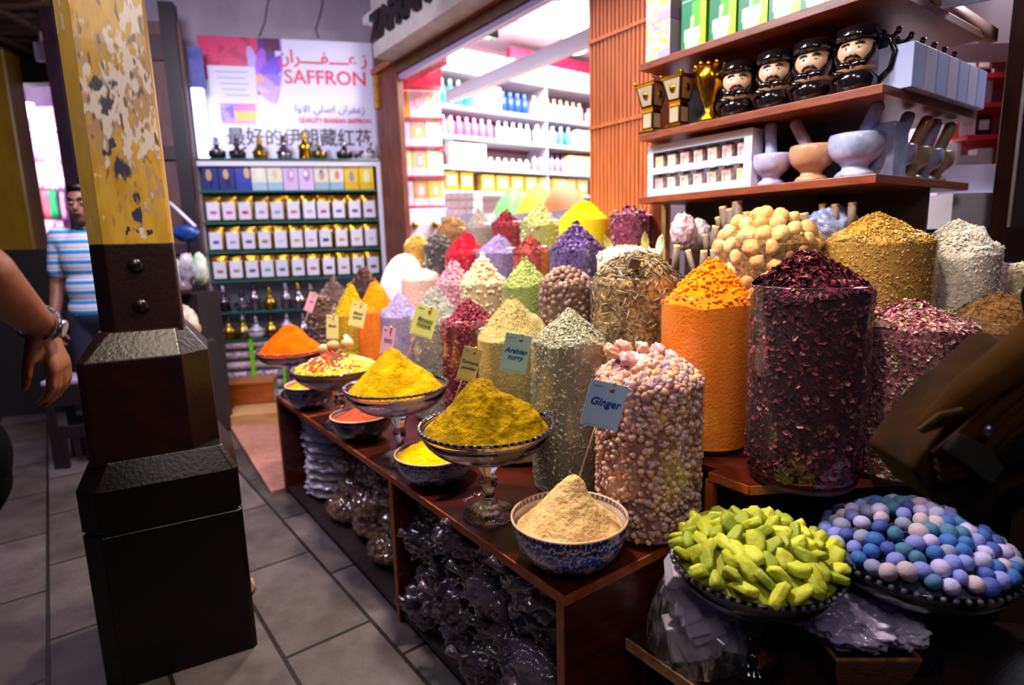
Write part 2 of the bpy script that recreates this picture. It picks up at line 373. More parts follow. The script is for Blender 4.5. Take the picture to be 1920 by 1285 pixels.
urn_row([(428, 630, 0, BRS, COPP, 'gold bottle with dark lid'), (455, 630, 0, BRS, SILV, 'gold and white bottle'), (480, 630, 1, GLC, SILV, 'clear round bottle'), (508, 630, 0, BRS, COPP, 'brass pot'), (538, 630, 2, GLC, SILV, 'clear bottle partly behind the orange heap'), (569, 630, 0, SILV, SILV, 'silver urn'), (598, 630, 0, BRS, SILV, 'gold and silver bottle')], SZ[5], .06, 'bottles on the lower bottle shelf', 'on the lower bottle shelf')
urn_row([(401, 285, 1, COPP, SILV, 'dark silver pot'), (440, 285, 1, COPP, COPP, 'low dark metal pot'), (484, 285, 0, BRS, BRS, 'gilded round jar'), (530, 285, 0, SILV, COPP, 'silver jar with brown lid'), (569, 285, 2, GOLD, BRS, 'bright gold bottle'), (597, 285, 1, BRS, SILV, 'round bronze pot'), (645, 285, 1, COPP, SILV, 'dark wide pot'), (688, 285, 0, GLC, SILV, 'pale glass bottle')], SZT, .1, 'pots on top of the saffron cabinet', 'on the cabinet top before the banner')
for px, py, nm in ((428, 282, 'left'), (664, 280, 'right')):       # two wooden handled scoops among them
    x = cabx(px, py)[0]
    o = MB().tube([(0, 0, .02), (.05, 0, .05), (.13, 0, .095)], [.02, .008, .009], 7).build('wooden_scoop', mat('#3a2012'), loc=CW(x, .05, SZT), rz=CRZ)
    tag(o, f'small dark wooden scoop leaning up among the pots, the {nm} one on the cabinet top', 'scoop')
# spice tube packs with lime green ends in the foot of the cabinet
LIME = mat('#86d818', r=.4)
for k, (px, nrow) in enumerate([(418, 4), (478, 4), (548, 4)]):
    t = thing('tube_multipack', ['pack of patterned tubes with lime green ends, left in the cabinet foot', 'pack of patterned tubes with lime ends, middle of the cabinet foot', 'pack of tubes with lime ends beside the counter, right in the cabinet foot'][k], 'pack', CW(cabx(px, 690)[0], .05, .1), CRZ)
    for j in range(5):
        z = .045 + j * .088
        MB().tube([(-.0, 0, z), (.22, 0, z)], .034, 10).build('tube', mat(['#8a5a78', '#4a3a6a', '#b08a98', '#6a4a58', '#a08888'][j], '#e8d0d8', 35, .3), t)
    MB().box(-.02, .0, -.04, .04, 0, .45).build('end_card', LIME, t)
    MB().box(.22, .24, -.04, .04, 0, .45).build('end_card', LIME, t)
# wooden trays on the floor before the cabinet
ot = thing('wooden_box', 'orange brown polished wooden box on a pale plank before the cabinet', 'box', Pz(455, 775, 0) + V((0, 0, .07)), CRZ)
b = MB(); W2 = .27
b.box(-W2, W2, -.11, -.095, 0, .2); b.box(-W2, W2, .095, .11, 0, .2); b.box(-W2, -W2 + .015, -.095, .095, 0, .2); b.box(W2 - .015, W2, -.095, .095, 0, .2); b.box(-W2, W2, -.11, .11, 0, .012)
b.build('box_body', mat('#b0561c', '#8a3c10', 6, .25, coat=.4, stretch=(1, 1, 5)), ot, bevel=.004)
MB().box(-W2, W2, -.115, .115, .19, .205).build('rim', mat('#c0703a'), ot)
MB().box(-W2 + .02, W2 - .02, -.09, .09, .1, .2).build('lining', mat('#b8b0c8', '#6a5a70', 40, .4), ot)
tag(MB().box(-.17, .45, -.16, .14, 0, .10).build('wooden_plank', mat('#c89868', '#b08050', 5, .5, stretch=(1, 8, 8)), loc=Pz(480, 790, 0), rz=CRZ, bevel=.004), 'pale planed wooden block lying on the floor before the cabinet', 'plank')
mp = [Pz(416, 778, .0), Pz(545, 765, 0), Pz(600, 905, 0), Pz(508, 928, 0)]
struct(MB().prism([(p.x, p.y) for p in mp], .002, .02).build('trim_1', mat('#b07868', '#9a6456', 25, .85, .2, 120)))

# ---------------------------------------------------------------- saffron banner
bx0, bz1 = cabx(368, 65, -.3); bx1, _ = cabx(698, 85, -.3); bz0 = SZT
ban = thing('shop_banner', 'white saffron banner with red lettering and a purple crocus picture', 'banner', CW(bx0, .30, bz0 + .002), CRZ)
BW, BH = bx1 - bx0, bz1 - bz0 - .004
def banner_col(p):
    x, z = p[0] / BW, p[2] / BH
    c = '#dcd8f4'; n = fbm((x * 14, z * 11, 3.1), 1, 3)
    if z > .43:
        if z > .66 and x < .33: c = '#d8386c' if n > -.1 else '#b82c60'
        xr = .455 - .16 * max(0, (.80 - z)) ** 1.2 * 1.3
        if x < xr:
            if z > .9 and x > .36: c = '#5a1450'
            for (cx, cz, ang, a_, b_, cc) in [(.30, .77, 1.75, .12, .030, '#b8a0f0'), (.335, .76, 1.4, .12, .032, '#a050e0'), (.40, .76, .75, .11, .045, '#6a30d8'), (.41, .67, -.1, .10, .035, '#8a58e8'), (.37, .59, -.95, .10, .05, '#b88ef0')]:
                dx, dz = (x - cx), (z - cz) * .72
                u = dx * math.cos(ang) + dz * math.sin(ang); v_ = -dx * math.sin(ang) + dz * math.cos(ang)
                if (u / a_) ** 2 + (v_ / b_) ** 2 < 1: c = cc
                elif c == '#dcd8f4' and z > .55 and x > .3 and x < xr - .03: c = '#5a2088'
            if (x - .325) ** 2 + ((z - .685) * .7) ** 2 < .0006: c = '#e8a070'
        elif x < xr + .012: c = '#a880e8'
    if .32 < z < .47 and .09 < x < .34:
        c = '#d060c0' if z > .42 else '#c8b0e8'
        if .17 < x and .345 < z < .42: c = '#e8c020'
        if x < .16: c = '#7a58b8' if n > 0 else '#b090e0'
        if z < .34: c = '#e08098'
    return C(c)
nx, nz = 220, 160
vs = [(BW * i / nx, 0, BH * j / nz) for j in range(nz + 1) for i in range(nx + 1)]
fs = [(j * (nx + 1) + i, j * (nx + 1) + i + 1, (j + 1) * (nx + 1) + i + 1, (j + 1) * (nx + 1) + i) for j in range(nz) for i in range(nx)]
MB().add(vs, fs).box(0, BW, .001, .02, 0, BH).build('banner_print', PRINT, ban, colfn=banner_col)
RED = mat('#d83850', r=.4); INK = mat('#20203c', r=.4); INK2 = mat('#5a5a70', r=.4)
TS = [('SAFFRON', .160, RED, .708, .70, 1.0), ('QUALITY IRANIAN SAFFRON', .052, RED, .745, .355, .90), ('最好的伊朗藏红花', .158, INK, .535, .205, .95)]
for s_, sz, mm, fx, fz, sx in TS: text(s_, sz, mm, ban, (BW * fx, -.003, BH * fz), name='banner_lettering', sx=sx, bold=.002)
text('\uFEE5\uFE8D\uFEAE\u0640\u0640\u0640\u0640\uFED4\u0640\u0640\u0640\u0640\uFECB \uFEAF', .145, RED, ban, (BW * .700, -.003, BH * .86), name='banner_lettering', bold=.002)
text('\uFE8D\uFEED\uFEFB\u0627 \uFEF2\uFEE0\uFEBB\uFE8D \uFEE5\uFE8D\uFEAE\uFED4\uFECB\uFEAF', .085, INK2, ban, (BW * .72, -.003, BH * .45), name='banner_lettering')
nb = MB().box(BW * .04, BW * .305, -.012, -.004, BH * .475, BH * .77); nb.build('pinned_notice', WPLAS, ban)
for k in range(5): MB().box(BW * (.08 + .01 * k), BW * (.26 - .015 * (k % 2)), -.0135, -.012, BH * (.72 - .045 * k), BH * (.726 - .045 * k)).build('notice_line', mat('#8a90b8'), ban)
ls = tag(MB().box(-.04, .04, -.03, .03, .0, .55).build('light_tube', mat('#e6f0ff', em=3.0), loc=CW(cabx(371, 240)[0], .12, SZT + .002), rz=CRZ), 'glowing white upright lamp at the left edge of the banner', 'lamp')
tag(MB().box(-.05, .05, 0, .02, 0, .3).build('blue_card', mat('#3a3c90', '#6a70c0', 6), loc=CW(cabx(365, 150)[0], .1, SZT + .56), rz=CRZ), 'small blue card above the white lamp beside the banner', 'card')

# ================================================================ shop front
FT = 1.30                                   # the facade stands this far behind the counter edge
def LX(px, py, t): return -(PT(px, py, t) - C0).dot(U2)
xp0, xp1 = LX(712, 300, FT), LX(752, 300, FT)
FR = mat('#7c3a1e', '#552412', 5, .45, .15, 30, stretch=(5, 5, 1))
def LO(o): o.location = L(0, 0, 0); o.rotation_euler = (0, 0, RZ); return o
struct(LO(MB().box(xp0, xp1, FT, FT + .05, 0, PT(719, 128, FT).z).build('trim_2', FR, bevel=.006)))
zA, zB, zC, zD = PT(722, 119, FT).z, PT(722, 131, FT).z, PT(735, 142, FT).z, PT(735, 152, FT).z
GP = mat('#c08a20', '#8a5a10', 20, .4)
struct(LO(MB().box(xp0 + .0, xp0 + .06, FT - .02, FT, zB - .25, zB).build('trim_3', GP)))
xc0, xc1 = LX(1108, 200, FT), LX(1195, 200, FT)
# beams over the window
FAS = mat('#b0a6a2', '#968a88', 5, .7, .2, 25)
fz0 = PT(700, 110, FT - .18).z
fas = thing('shop_sign', 'grey fascia board with raised black shop name over the window', 'sign', L(0, 0, 0), RZ)
xs0 = LX(700, 90, FT - .18)
MB().box(xs0, xc1 + .3, FT - .18, FT + .1, fz0, fz0 + .75).build('fascia_board', FAS, fas)
lx = LX(703, 60, FT - .19)
# z of the letters' foot line and cap line
lz0 = PT(712, 70, FT - .19).z; lz1 = PT(712, 22, FT - .19).z
text('ZAFRAN AL', (lz1 - lz0) * 1.42, mat('#1c1618', r=.35), fas, (xs0 + .02, FT - .195, (lz0 + lz1) / 2), name='raised_lettering', ext=.012, bold=.012, align='LEFT')
struct(LO(MB().box(xp0, xc1 + .3, FT - .03, FT + .0, zB, zA).build('trim_4', mat('#9a4c1e', '#7c3812', 6, .4))))
struct(LO(MB().box(xp0, xc1 + .3, FT, FT + .10, zC, zA + .2).build('trim_5', mat('#3a1c10', '#5a3008', 8, .5))))
struct(LO(MB().box(xp1, xc1, FT + .02, FT + .06, zD, zC).build('trim_6', mat('#a89ac0', r=.3, metal=.3))))
struct(LO(MB().box(xp1, xc0, FT + .045, FT + .051, .9, zD).build('window_1', PANE)))
struct(LO(MB().box(xp1, xc0, FT + .01, FT + .1, 0, .95).build('wall_shop', mat('#3a1c14'))))
# corrugated panel
b = MB(); n = int((xc1 + .10 - xc0) / .024)
for i in range(n):
    x = xc0 + i * .024
    b.add([(x, FT - .0, .4), (x + .004, FT - .012, .4), (x + .018, FT - .012, .4), (x + .024, FT, .4), (x, FT, 3.4), (x + .004, FT - .012, 3.4), (x + .018, FT - .012, 3.4), (x + .024, FT, 3.4)], [(0, 1, 5, 4), (1, 2, 6, 5), (2, 3, 7, 6)])
b.box(xc0, xc0 + n * .024, FT + .002, FT + .12, .4, 3.4)
for z in (PT(1150, 65, FT).z, PT(1150, 232, FT).z): b.box(xc0, xc0 + n * .024, FT - .018, FT - .004, z - .008, z + .008)
struct(LO(b.build('wall_panel', mat('#cc7440', '#9a4c26', 9, .4, stretch=(40, 1, .6)))))

# ---------------------------------------------------------------- inside the shop
IW = -3.72
struct(LO(MB().box(IW - .42, IW - .36, FT + .2, 5.2, .0, 3.3).build('wall_left', mat('#b890a0', '#a8808c', 4, .6))))
struct(LO(MB().box(IW - .4, xc1 + 2.2, 5.2, 5.3, .0, 3.3).build('wall_far', mat('#e8dce8', r=.6))))
struct(LO(MB().box(IW - .4, xc1 + 2.2, FT + .13, 5.2, 3.14, 3.2).build('ceiling', mat('#f0ecf4', r=.6))))
SHW = mat('#c8c4d0', r=.35)
IZ = [2.80, 2.49, 2.24, 1.98, 1.765]
rk = thing('wall_shelving', 'white shelving full of bottles along the left wall inside the shop', 'shelf', L(0, 0, 0), RZ)
for z in IZ: MB().box(IW - .34, IW, 1.75, 4.6, z - .03, z).build('shelf_board', SHW, rk)
for z in IZ[1:4]: MB().box(IW - .34, IW - .30, 1.75, 4.6, z + .20, z + .225).build('shelf_rail', mat('#7c2838', r=.4), rk)
for k, y in enumerate((3.1, 4.6)): MB().box(IW - .34, IW - .02, y, y + .02, 1.5, 3.1).build('upright', SHW, rk)
MB().box(IW - .10, IW - .04, 2.7, 3.8, 2.98, 3.08).build('red_header', mat('#e02858', r=.4), rk)
def smallbottle(name, r, h, cb, cc, sq=False, em=0):
    t = thing(name, None, None)
    MB().lathe([(.001, 0), (r, 0), (r, h * .68), (r * .4, h * .8), (r * .4, h * .84)], 4 if sq else 12, sm=not sq).build('bottle_body', cb, t)
    MB().lathe([(r * .46, h * .82), (r * .46, h), (.001, h)], 8).build('cap', cc, t)
    return t
def cartonthing(name, w, d, h, cb, cl):
    t = thing(name, None, None)
    MB().box(-w / 2, w / 2, -d / 2, d / 2, 0, h).build('carton', cb, t)
    MB().box(-w * .32, w * .32, -d / 2 - .0012, -d / 2, h * .3, h * .75).build('print', cl, t)
    return t
def irow(z, y0, y1, step, mk, label, cat, grp, jig=.0):
    src = mk(); y = y0; k = 0
    while y < y1 - 1e-6:
        dup(src, L(IW - .07 - jig * rnd.random(), y, z + .001), RZ + PI / 2 + rnd.uniform(-.1, .1)); y += step; k += 1
        o = COL.objects
    kill(src)
def row(z, y0, n, step, mk, label, cat, grp, jig=0, face=PI / 2):
    src = mk()
    for k in range(n):
        r = dup(src, L(IW - .07 - jig * rnd.random(), y0 + k * step, z + .001), RZ + face)
        lb = label if n == 1 else f'{label}, {ORD[k]} from the window'
        tag(r, lb, cat, grp)
    kill(src)
mB = mat; SB = smallbottle; CT = cartonthing
TE, TC = mat('#38b8b0', r=.3), mat('#c8f0ec', r=.3); PK, PC = mat('#e070b8', r=.3), mat('#f0b0d8', r=.3); BL = mat('#2048c8', r=.3); WB = mat('#eae6ec', r=.4)
row(IZ[1], 1.80, 6, .085, lambda: SB('shampoo_bottle', .036, .22, TE, TC), 'teal bottle on the second shelf in the shop window', 'bottle', 'teal bottles')
row(IZ[1], 2.36, 2, .14, lambda: CT('carton', .12, .12, .2, WB, mat('#e0a0b0')), 'white carton beside the teal bottles in the shop', 'box', 'white cartons')
row(IZ[1], 2.62, 4, .085, lambda: SB('lotion_bottle', .038, .19, BL, mat('#4878e0')), 'royal blue bottle on the second shelf in the shop window', 'bottle', 'blue bottles')
row(IZ[1], 2.99, 8, .085, lambda: SB('cream_bottle', .034, .19, mat('#e8dcc8'), mat('#b8a888')), 'cream bottle on the second shelf past the blue ones', 'bottle', 'cream bottles')
row(IZ[1], 3.72, 6, .10, lambda: SB('jar', .04, .15, WB, mat('#d8c0c8')), 'white jar on the second shelf at the far end', 'jar', 'white jars')
row(IZ[2], 1.80, 9, .082, lambda: SB('soap_bottle', .035, .17, PK, PC), 'pink bottle on the third shelf in the shop window', 'bottle', 'pink bottles')
row(IZ[2], 2.56, 5, .085, lambda: SB('lotion_bottle', .032, .17, mat('#b8c8e8'), mat('#e0e8f8')), 'pale blue bottle on the third shelf in the shop', 'bottle', 'pale blue bottles')
row(IZ[2], 3.02, 3, .10, lambda: SB('cream_bottle', .04, .18, mat('#f0e4e0'), WB), 'white bottle between the pale blue and bright blue ones', 'bottle', 'white bottles')
row(IZ[2], 3.33, 2, .10, lambda: SB('spray_bottle', .035, .19, mat('#58a8d8'), mat('#d0e8f8')), 'sky blue bottle on the third shelf in the shop', 'bottle', 'sky blue bottles')
row(IZ[2], 3.55, 8, .11, lambda: CT('carton', .09, .09, .17, mat('#f4e8e8'), mat('#e0b8a8')), 'pale carton at the far end of the third shelf', 'box', 'pale cartons')
row(IZ[3], 1.80, 1, .1, lambda: SB('green_bottle', .036, .19, mat('#18a070'), mat('#30c090')), 'single emerald green bottle on the fourth shelf', 'bottle', None)
row(IZ[3], 1.91, 1, .1, lambda: SB('red_bottle', .036, .19, mat('#a81838'), mat('#d04050')), 'single crimson bottle beside the green one', 'bottle', None)
row(IZ[3], 2.06, 3, .13, lambda: CT('carton', .115, .11, .2, mat('#ece4d0'), mat('#c8c060')), 'cream carton on the fourth shelf in the shop', 'box', 'cream cartons')
row(IZ[3], 2.46, 6, .085, lambda: SB('jar', .034, .1, mat('#90b898'), mat('#e8e8e0')), 'small green jar on the fourth shelf in the shop', 'jar', 'small green jars')
row(IZ[3], 2.98, 6, .075, lambda: SB('perfume_bottle', .028, .17, mat('#a890b0'), mat('#382840')), 'slim mauve bottle with dark cap on the fourth shelf', 'bottle', 'mauve bottles')
row(IZ[3], 3.45, 9, .12, lambda: CT('carton', .10, .09, .17, mat('#f0c890'), mat('#f8f0d0')), 'orange and cream carton at the far end of the fourth shelf', 'box', 'orange cartons')
row(IZ[4], 1.85, 3, .16, lambda: CT('gold_packet', .13, .08, .17, mat('#d8a020', r=.3, metal=.4), WB), 'gold and white packet on the lowest shelf in the shop window', 'packet', 'gold packets')
row(IZ[4], 2.40, 8, .17, lambda: CT('gold_packet', .14, .08, .15, mat('#e0b840', r=.3, metal=.3), mat('#f4f0dc')), 'pale gold packet further along the lowest shelf', 'packet', 'pale gold packets')
row(IZ[0], 1.85, 12, .22, lambda: CT('carton', .19, .14, .16, mat('#f4e6f0'), mat('#e8c0d8')), 'white carton on the topmost shelf in the shop', 'box', 'topmost cartons')
# end display with gift cartons, facing the passage
ER = math.radians(12); E0 = PY(753, 385, 4.98)
ed = thing('end_display', 'red edged end shelves of gift cartons just inside the window', 'shelf', (E0.x, E0.y, 0), ER)
EZ = [PY(795, y, 5.05).z for y in (221, 275, 330, 386)]
for z in EZ: MB().box(-.02, .38, .0, .2, z - .022, z).build('shelf_board', mat('#a82038', r=.4), ed)
MB().box(-.02, .38, .2, .215, .9, EZ[0] + .3).build('back_board', mat('#d8c0cc'), ed)
MB().box(-.03, .38, .0, .2, .9, EZ[3] - .022).build('lower_cupboard', mat('#e4dce8'), ed)
for x in (.10, .27): MB().blob((x, -.01, EZ[3] - .16), .03, 10, 8).build('brass_knob', BRS, ed)
hz = EZ[0] + .205
MB().prism([(-.03, 0), (.36, 0), (.36, .14), (.14, .15), (.03, .1)], 0, .16, T=Matrix.Translation((0, .0, hz)) @ Matrix.Rotation(PI / 2, 4, 'X')).build('arched_header', mat('#d00830', r=.3), ed)
gcols = [['#e8a818', '#e8c8dc', '#ecdcc8'], ['#dcb8dc', '#c8a070', '#e4dcb0'], ['#e4d8a8', '#c8b078', '#d8d0a0'], ['#dcc0dc', '#b89030', '#e0b040']]
gn = [['orange', 'pale pink', 'cream'], ['lilac', 'tan', 'cream'], ['pale yellow', 'sand', 'pale green'], ['lilac', 'ochre', 'golden']]
for j in range(4):
    for i in range(3):
        cc = gcols[j][i]
        o = gridbox(.058, .09, .205, 10, 16).build('gift_carton', PRINT, loc=V((E0.x, E0.y, 0)) + Matrix.Rotation(ER, 3, 'Z') @ V((.045 + .122 * i, .02, EZ[j] + .001)), rz=ER,
            colfn=boxprint(cc, [(0, .6, .45, ['#a890a8', '#e8a0a8', '#d8a080'][(i + j) % 3]), (.1, .62, .2, '#f4e8d8')], '#d8c8e0' if j else None))
        tag(o, f'{gn[j][i]} gift carton, {["left", "middle", "right"][i]} on the {["top", "second", "third", "bottom"][j]} red edged shelf', 'box', 'gift cartons on the end display')
# hanging track, lamps and ceiling lamps inside
for i, (px, py) in enumerate([(1043, 55), (1078, 95)]):
    p = PT(px, py, 2.4 + .5 * i)
    t = thing('ceiling_downlight', ['glowing round bulb under the shop ceiling nearer the window', 'flat round ceiling lamp deeper in the shop'][i], 'lamp', p)
    if i == 0:
        MB().blob((0, 0, 0), .045, 14, 10).build('bulb', mat('#fff8f0', em=6), t); MB().lathe([(.02, .04), (.03, .1), (.03, 3.14 - p.z)], 12).build('holder', WPLAS, t)
    else:
        MB().lathe([(.001, -.01), (.09, -.01), (.1, .0), (.1, 3.14 - p.z)], 20).build('diffuser', mat('#fffaf4', em=5), t)
rl = thing('hanging_rail', 'white rail with a small spotlight hung behind the shop window', 'rail', L(0, 0, 0), RZ)
MB().box(xp1 + .1, xc0 + .3, FT + .35, FT + .42, PT(900, 150, FT + .35).z - .05, PT(900, 150, FT + .35).z + .03).build('rail_bar', WPLAS, rl)
z_ = PT(915, 50, FT + .2).z; MB().box(LX(912, 50, FT + .2), LX(922, 50, FT + .2), FT + .17, FT + .25, z_ - .07, z_ + .05).build('spot_head', BLACKG, rl)
for k, (px, py, sx) in enumerate([(925, 45, .5), (815, 120, .4)]):
    p = PT(px, py, FT + .3)
    tag(MB().box(-sx / 2, sx / 2, -.01, .01, -.05, .06).build('red_price_board', mat('#c01030', '#e8a0b0', 30, .4), loc=p, rz=RZ), ['red board with pale marks high behind the window', 'red board low at the left end behind the window'][k], 'board')
# glass case with heaps of herbs inside
gc = thing('glass_case', 'glass topped counter case inside the shop holding herb heaps', 'case', L(0, 0, 0), RZ)
gx0, gx1, gt = LX(850, 380, 1.9), LX(1115, 380, 1.9), 1.9
gz = PT(980, 400, gt).z
MB().box(gx0, gx1 + .3, gt, gt + .6, .0, gz).build('case_body', mat('#c8c0cc'), gc)
MB().box(gx0, gx1 + .3, gt, gt + .006, gz, gz + .3).build('case_glass', PANE, gc)
for k in range(4): MB().box(gx0 + .25 * k + .8, gx0 + .25 * k + .81, gt, gt + .5, gz, gz + .25).build('divider', PANE, gc)
for k, (px, c, nm) in enumerate([(962, '#30a840', 'green'), (1008, '#f0c820', 'yellow'), (1056, '#e07848', 'salmon orange')]):
    p = PT(px, 400, gt + .25); 
    tag(MB().lathe([(.17, 0), (.165, .04), (.12, .12), (.05, .2), (.001, .23)], 20, fn=lambda a, j, z: 1 + .06 * math.sin(3 * a + j)).build('herb_heap', mat(c, r=.8, bump=.3), loc=(p.x, p.y, gz + .002)), f'blurred {nm} heap in the glass case inside the shop', 'heap', kind='stuff')
wp = CT('wrapped_soap', .11, .08, .055, mat('#f0e0e0', '#e8c0b8', 20), WB)
for j in range(3):
    for i in range(4):
        p = PT(850 + 13 * i, 405 - 15 * j, 1.75)
        tag(dup(wp, (p.x, p.y, p.z), RZ), f'pinkish wrapped packet, {ORD[i]} from left, {["bottom", "middle", "top"][j]} layer, beside the end display', 'packet', 'wrapped packets')
kill(wp)
tag(LO(MB().box(LX(840, 405, 1.75) , LX(905, 405, 1.75), 1.68, 1.86, 0, PT(850, 405, 1.75).z - .003).build('side_table', mat('#d0c4d0'))), 'pale stand under the wrapped packets inside the shop', 'table')

# ================================================================ corner shelf unit with mortars
xr = .102; st_ = 1.12; xl = -LX(1197, 300, st_) * -1
SD = .30
un = thing('corner_shelf', 'brown wooden corner shelf unit with three boards above the spice sacks', 'shelf', L(0, 0, 0), RZ)
SZ3 = [(1.44, 1.466), (1.685, 1.711), (1.95, 1.976)]
YE = st_ + .755
for k, (z0, z1) in enumerate(SZ3):
    b = MB(); b.prism([(xl, st_), (xr, st_), (xr, YE), (xr - SD, YE), (xr - SD, st_ + SD), (xl, st_ + SD)], z0, z1); b.build('shelf_board', SHELFW, un, bevel=.002)
MB().box(xl + .02, xr - SD, st_ + SD - .02, st_ + SD, 1.3, 2.3).build('back_board', DWOOD, un)
MB().box(xr - SD - .02, xr - SD, st_ + SD - .02, YE, 1.3, 2.3).build('back_board', DWOOD, un)
MB().box(xl - .002, xl + .02, st_ + .15, st_ + .17, .95, 1.44).build('support_post', mat('#b08a58'), un)
# dark backing boards below the unit
b = MB()
wrx = LX(1738, 380, st_ + .44)
for i in range(5): b.box(xl - .1, wrx, st_ + .44, st_ + .46, .6 + .17 * i, .6 + .17 * i + .164)
struct(LO(b.build('wall_right', mat('#4a3026', '#2c1a14', 5, .6, stretch=(1, 1, 6)))))
# things on the lowest board: boxed spice jars
zb = SZ3[0][1] + .001
jx0, jx1 = LX(1214, 340, st_ + .05), LX(1408, 320, st_ + .05)
jb = thing('spice_jar_gift_box', 'white presentation box with two windows of small spice jars', 'box', L((jx0 + jx1) / 2, st_ + .05, zb), RZ)
jw = (jx1 - jx0) / 2; jh = .2
b = MB()
for x0, x1, z0, z1 in [(-jw, jw, 0, .03), (-jw, jw, .088, .112), (-jw, jw, .172, jh), (-jw, -jw + .025, .03, .172), (jw - .03, jw, .03, .172)]: b.box(x0, x1, 0, .008, z0, z1)
b.box(-jw, jw, .065, .07, 0, jh); b.box(-jw, -jw + .003, .008, .065, 0, jh); b.box(jw - .003, jw, .008, .065, 0, jh); b.box(-jw, jw, .008, .065, 0, .003); b.box(-jw, jw, .008, .065, jh - .003, jh)
b.build('box_shell', mat('#e6e2f2', r=.35), jb)
jcol = ['#c06070', '#b09090', '#70806a', '#8a7a88', '#b06850', '#a85848', '#b8a038', '#c89838', '#b0a078', '#b85848', '#a07060', '#c08068', '#a04850', '#8a4a60']
for j in range(2):
    for i in range(7):
        t = thing('spice_jar', f'small spice jar, {ORD[i]} from the left, {["lower", "upper"][j]} window of the gift box', 'jar', L((jx0 + jx1) / 2 - jw + .044 + (2 * jw - .092) * i / 6, st_ + .085, zb + (.031 if j == 0 else .113)), RZ, 'jars in the white gift box')
        c = jcol[j * 7 + i]
        MB().box(-.0195, .0195, -.018, .018, 0, .047).build('glass_jar', mat(c, '#e8dcd8', 45, .25, coat=.4), t, bevel=.003)
        MB().lathe([(.016, .047), (.017, .048), (.017, .056), (.001, .056)], 12).build('lid', mat(['#6a5c50', '#5c7048', '#6c4c50'][i % 3]), t)
MP = [(0.001, 0), (.047, 0), (.050, .010), (.044, .018), (.034, .024), (.032, .032), (.040, .042), (.056, .054), (.066, .070), (.070, .090), (.069, .108), (.066, .117), (.058, .112), (.052, .09), (.035, .07), (.001, .064)]
MAR = mat('#b0b4d8', '#7c84ac', 14, .25, coat=.4); MARB = mat('#c09070', '#a87858', 8, .25, coat=.4); MAR2 = mat('#b8a080', '#8a7050', 12, .25, coat=.4); MARW = mat('#c0b8d8', '#8078b0', 10, .22, coat=.4)
def mortar(px, py, t, mt, lab, tilt, tm, lean, tlab, s=1.0, y=None, sidex=None):
    x = LX(px, py, t) if sidex is None else sidex
    p = L(x, t, zb)
    o = tag(MB().lathe([(a * s, b_ * s) for a, b_ in MP], 28).build('mortar', mt, loc=p, rz=rnd.random()), lab, 'mortar', 'stone mortars on the lowest shelf board')
    q = p + V((0, 0, .082 * s))
    e = MB().lathe([(.001, 0), (.020, .004), (.024, .02), (.019, .05), (.0195, .105), (.0195, .128), (.013, .138), (.001, .141)], 18)
    tag(e.build('pestle', tm, loc=q, rot=Euler((tilt[0], tilt[1], RZ + tilt[2]))), tlab, 'pestle', 'pestles standing in the mortars')
mortar(1447, 300, st_ + .11, MARW, 'small grey white marble mortar next to the jar gift box', (0.05, -.05, 0), MAR, 0, 'grey marble pestle upright in the mortar next to the gift box', .92)
mortar(1523, 290, st_ + .12, MARB, 'peach coloured stone mortar with a grey vein', (.1, -.45, 0), mat('#a890a0', '#8a7088', 12, .25), 0, 'mauve pestle leaning left out of the peach mortar', 1.02)
mortar(1605, 280, st_ + .13, MAR, 'large pale blue grey mortar at the corner of the board', (.0, .45, 0), MAR, 0, 'pale blue pestle leaning right out of the corner mortar', 1.15)
tag(MB().box(-.035, .035, -.05, .05, 0, .165).build('marble_block', MAR, loc=L(xr - .06, st_ + .22, zb), rz=RZ, bevel=.004), 'upright grey marble slab behind the corner mortar', 'slab')
for k, (yy, mt_, tm, nm) in enumerate([(.33, MARW, MARW, 'pale lilac'), (.45, MAR2, MARB, 'honey brown'), (.56, MAR, MARW, 'grey blue'), (.665, MAR2, MAR2, 'olive brown')]):
    mortar(0, 0, st_ + yy, mt_, f'{nm} mortar, {ORD[k]} along the side of the corner shelf', (-.1, .25 + .1 * (k % 2), 0), tm, 0, f'pestle in the {nm} mortar along the side of the shelf', .95, sidex=xr - .09)
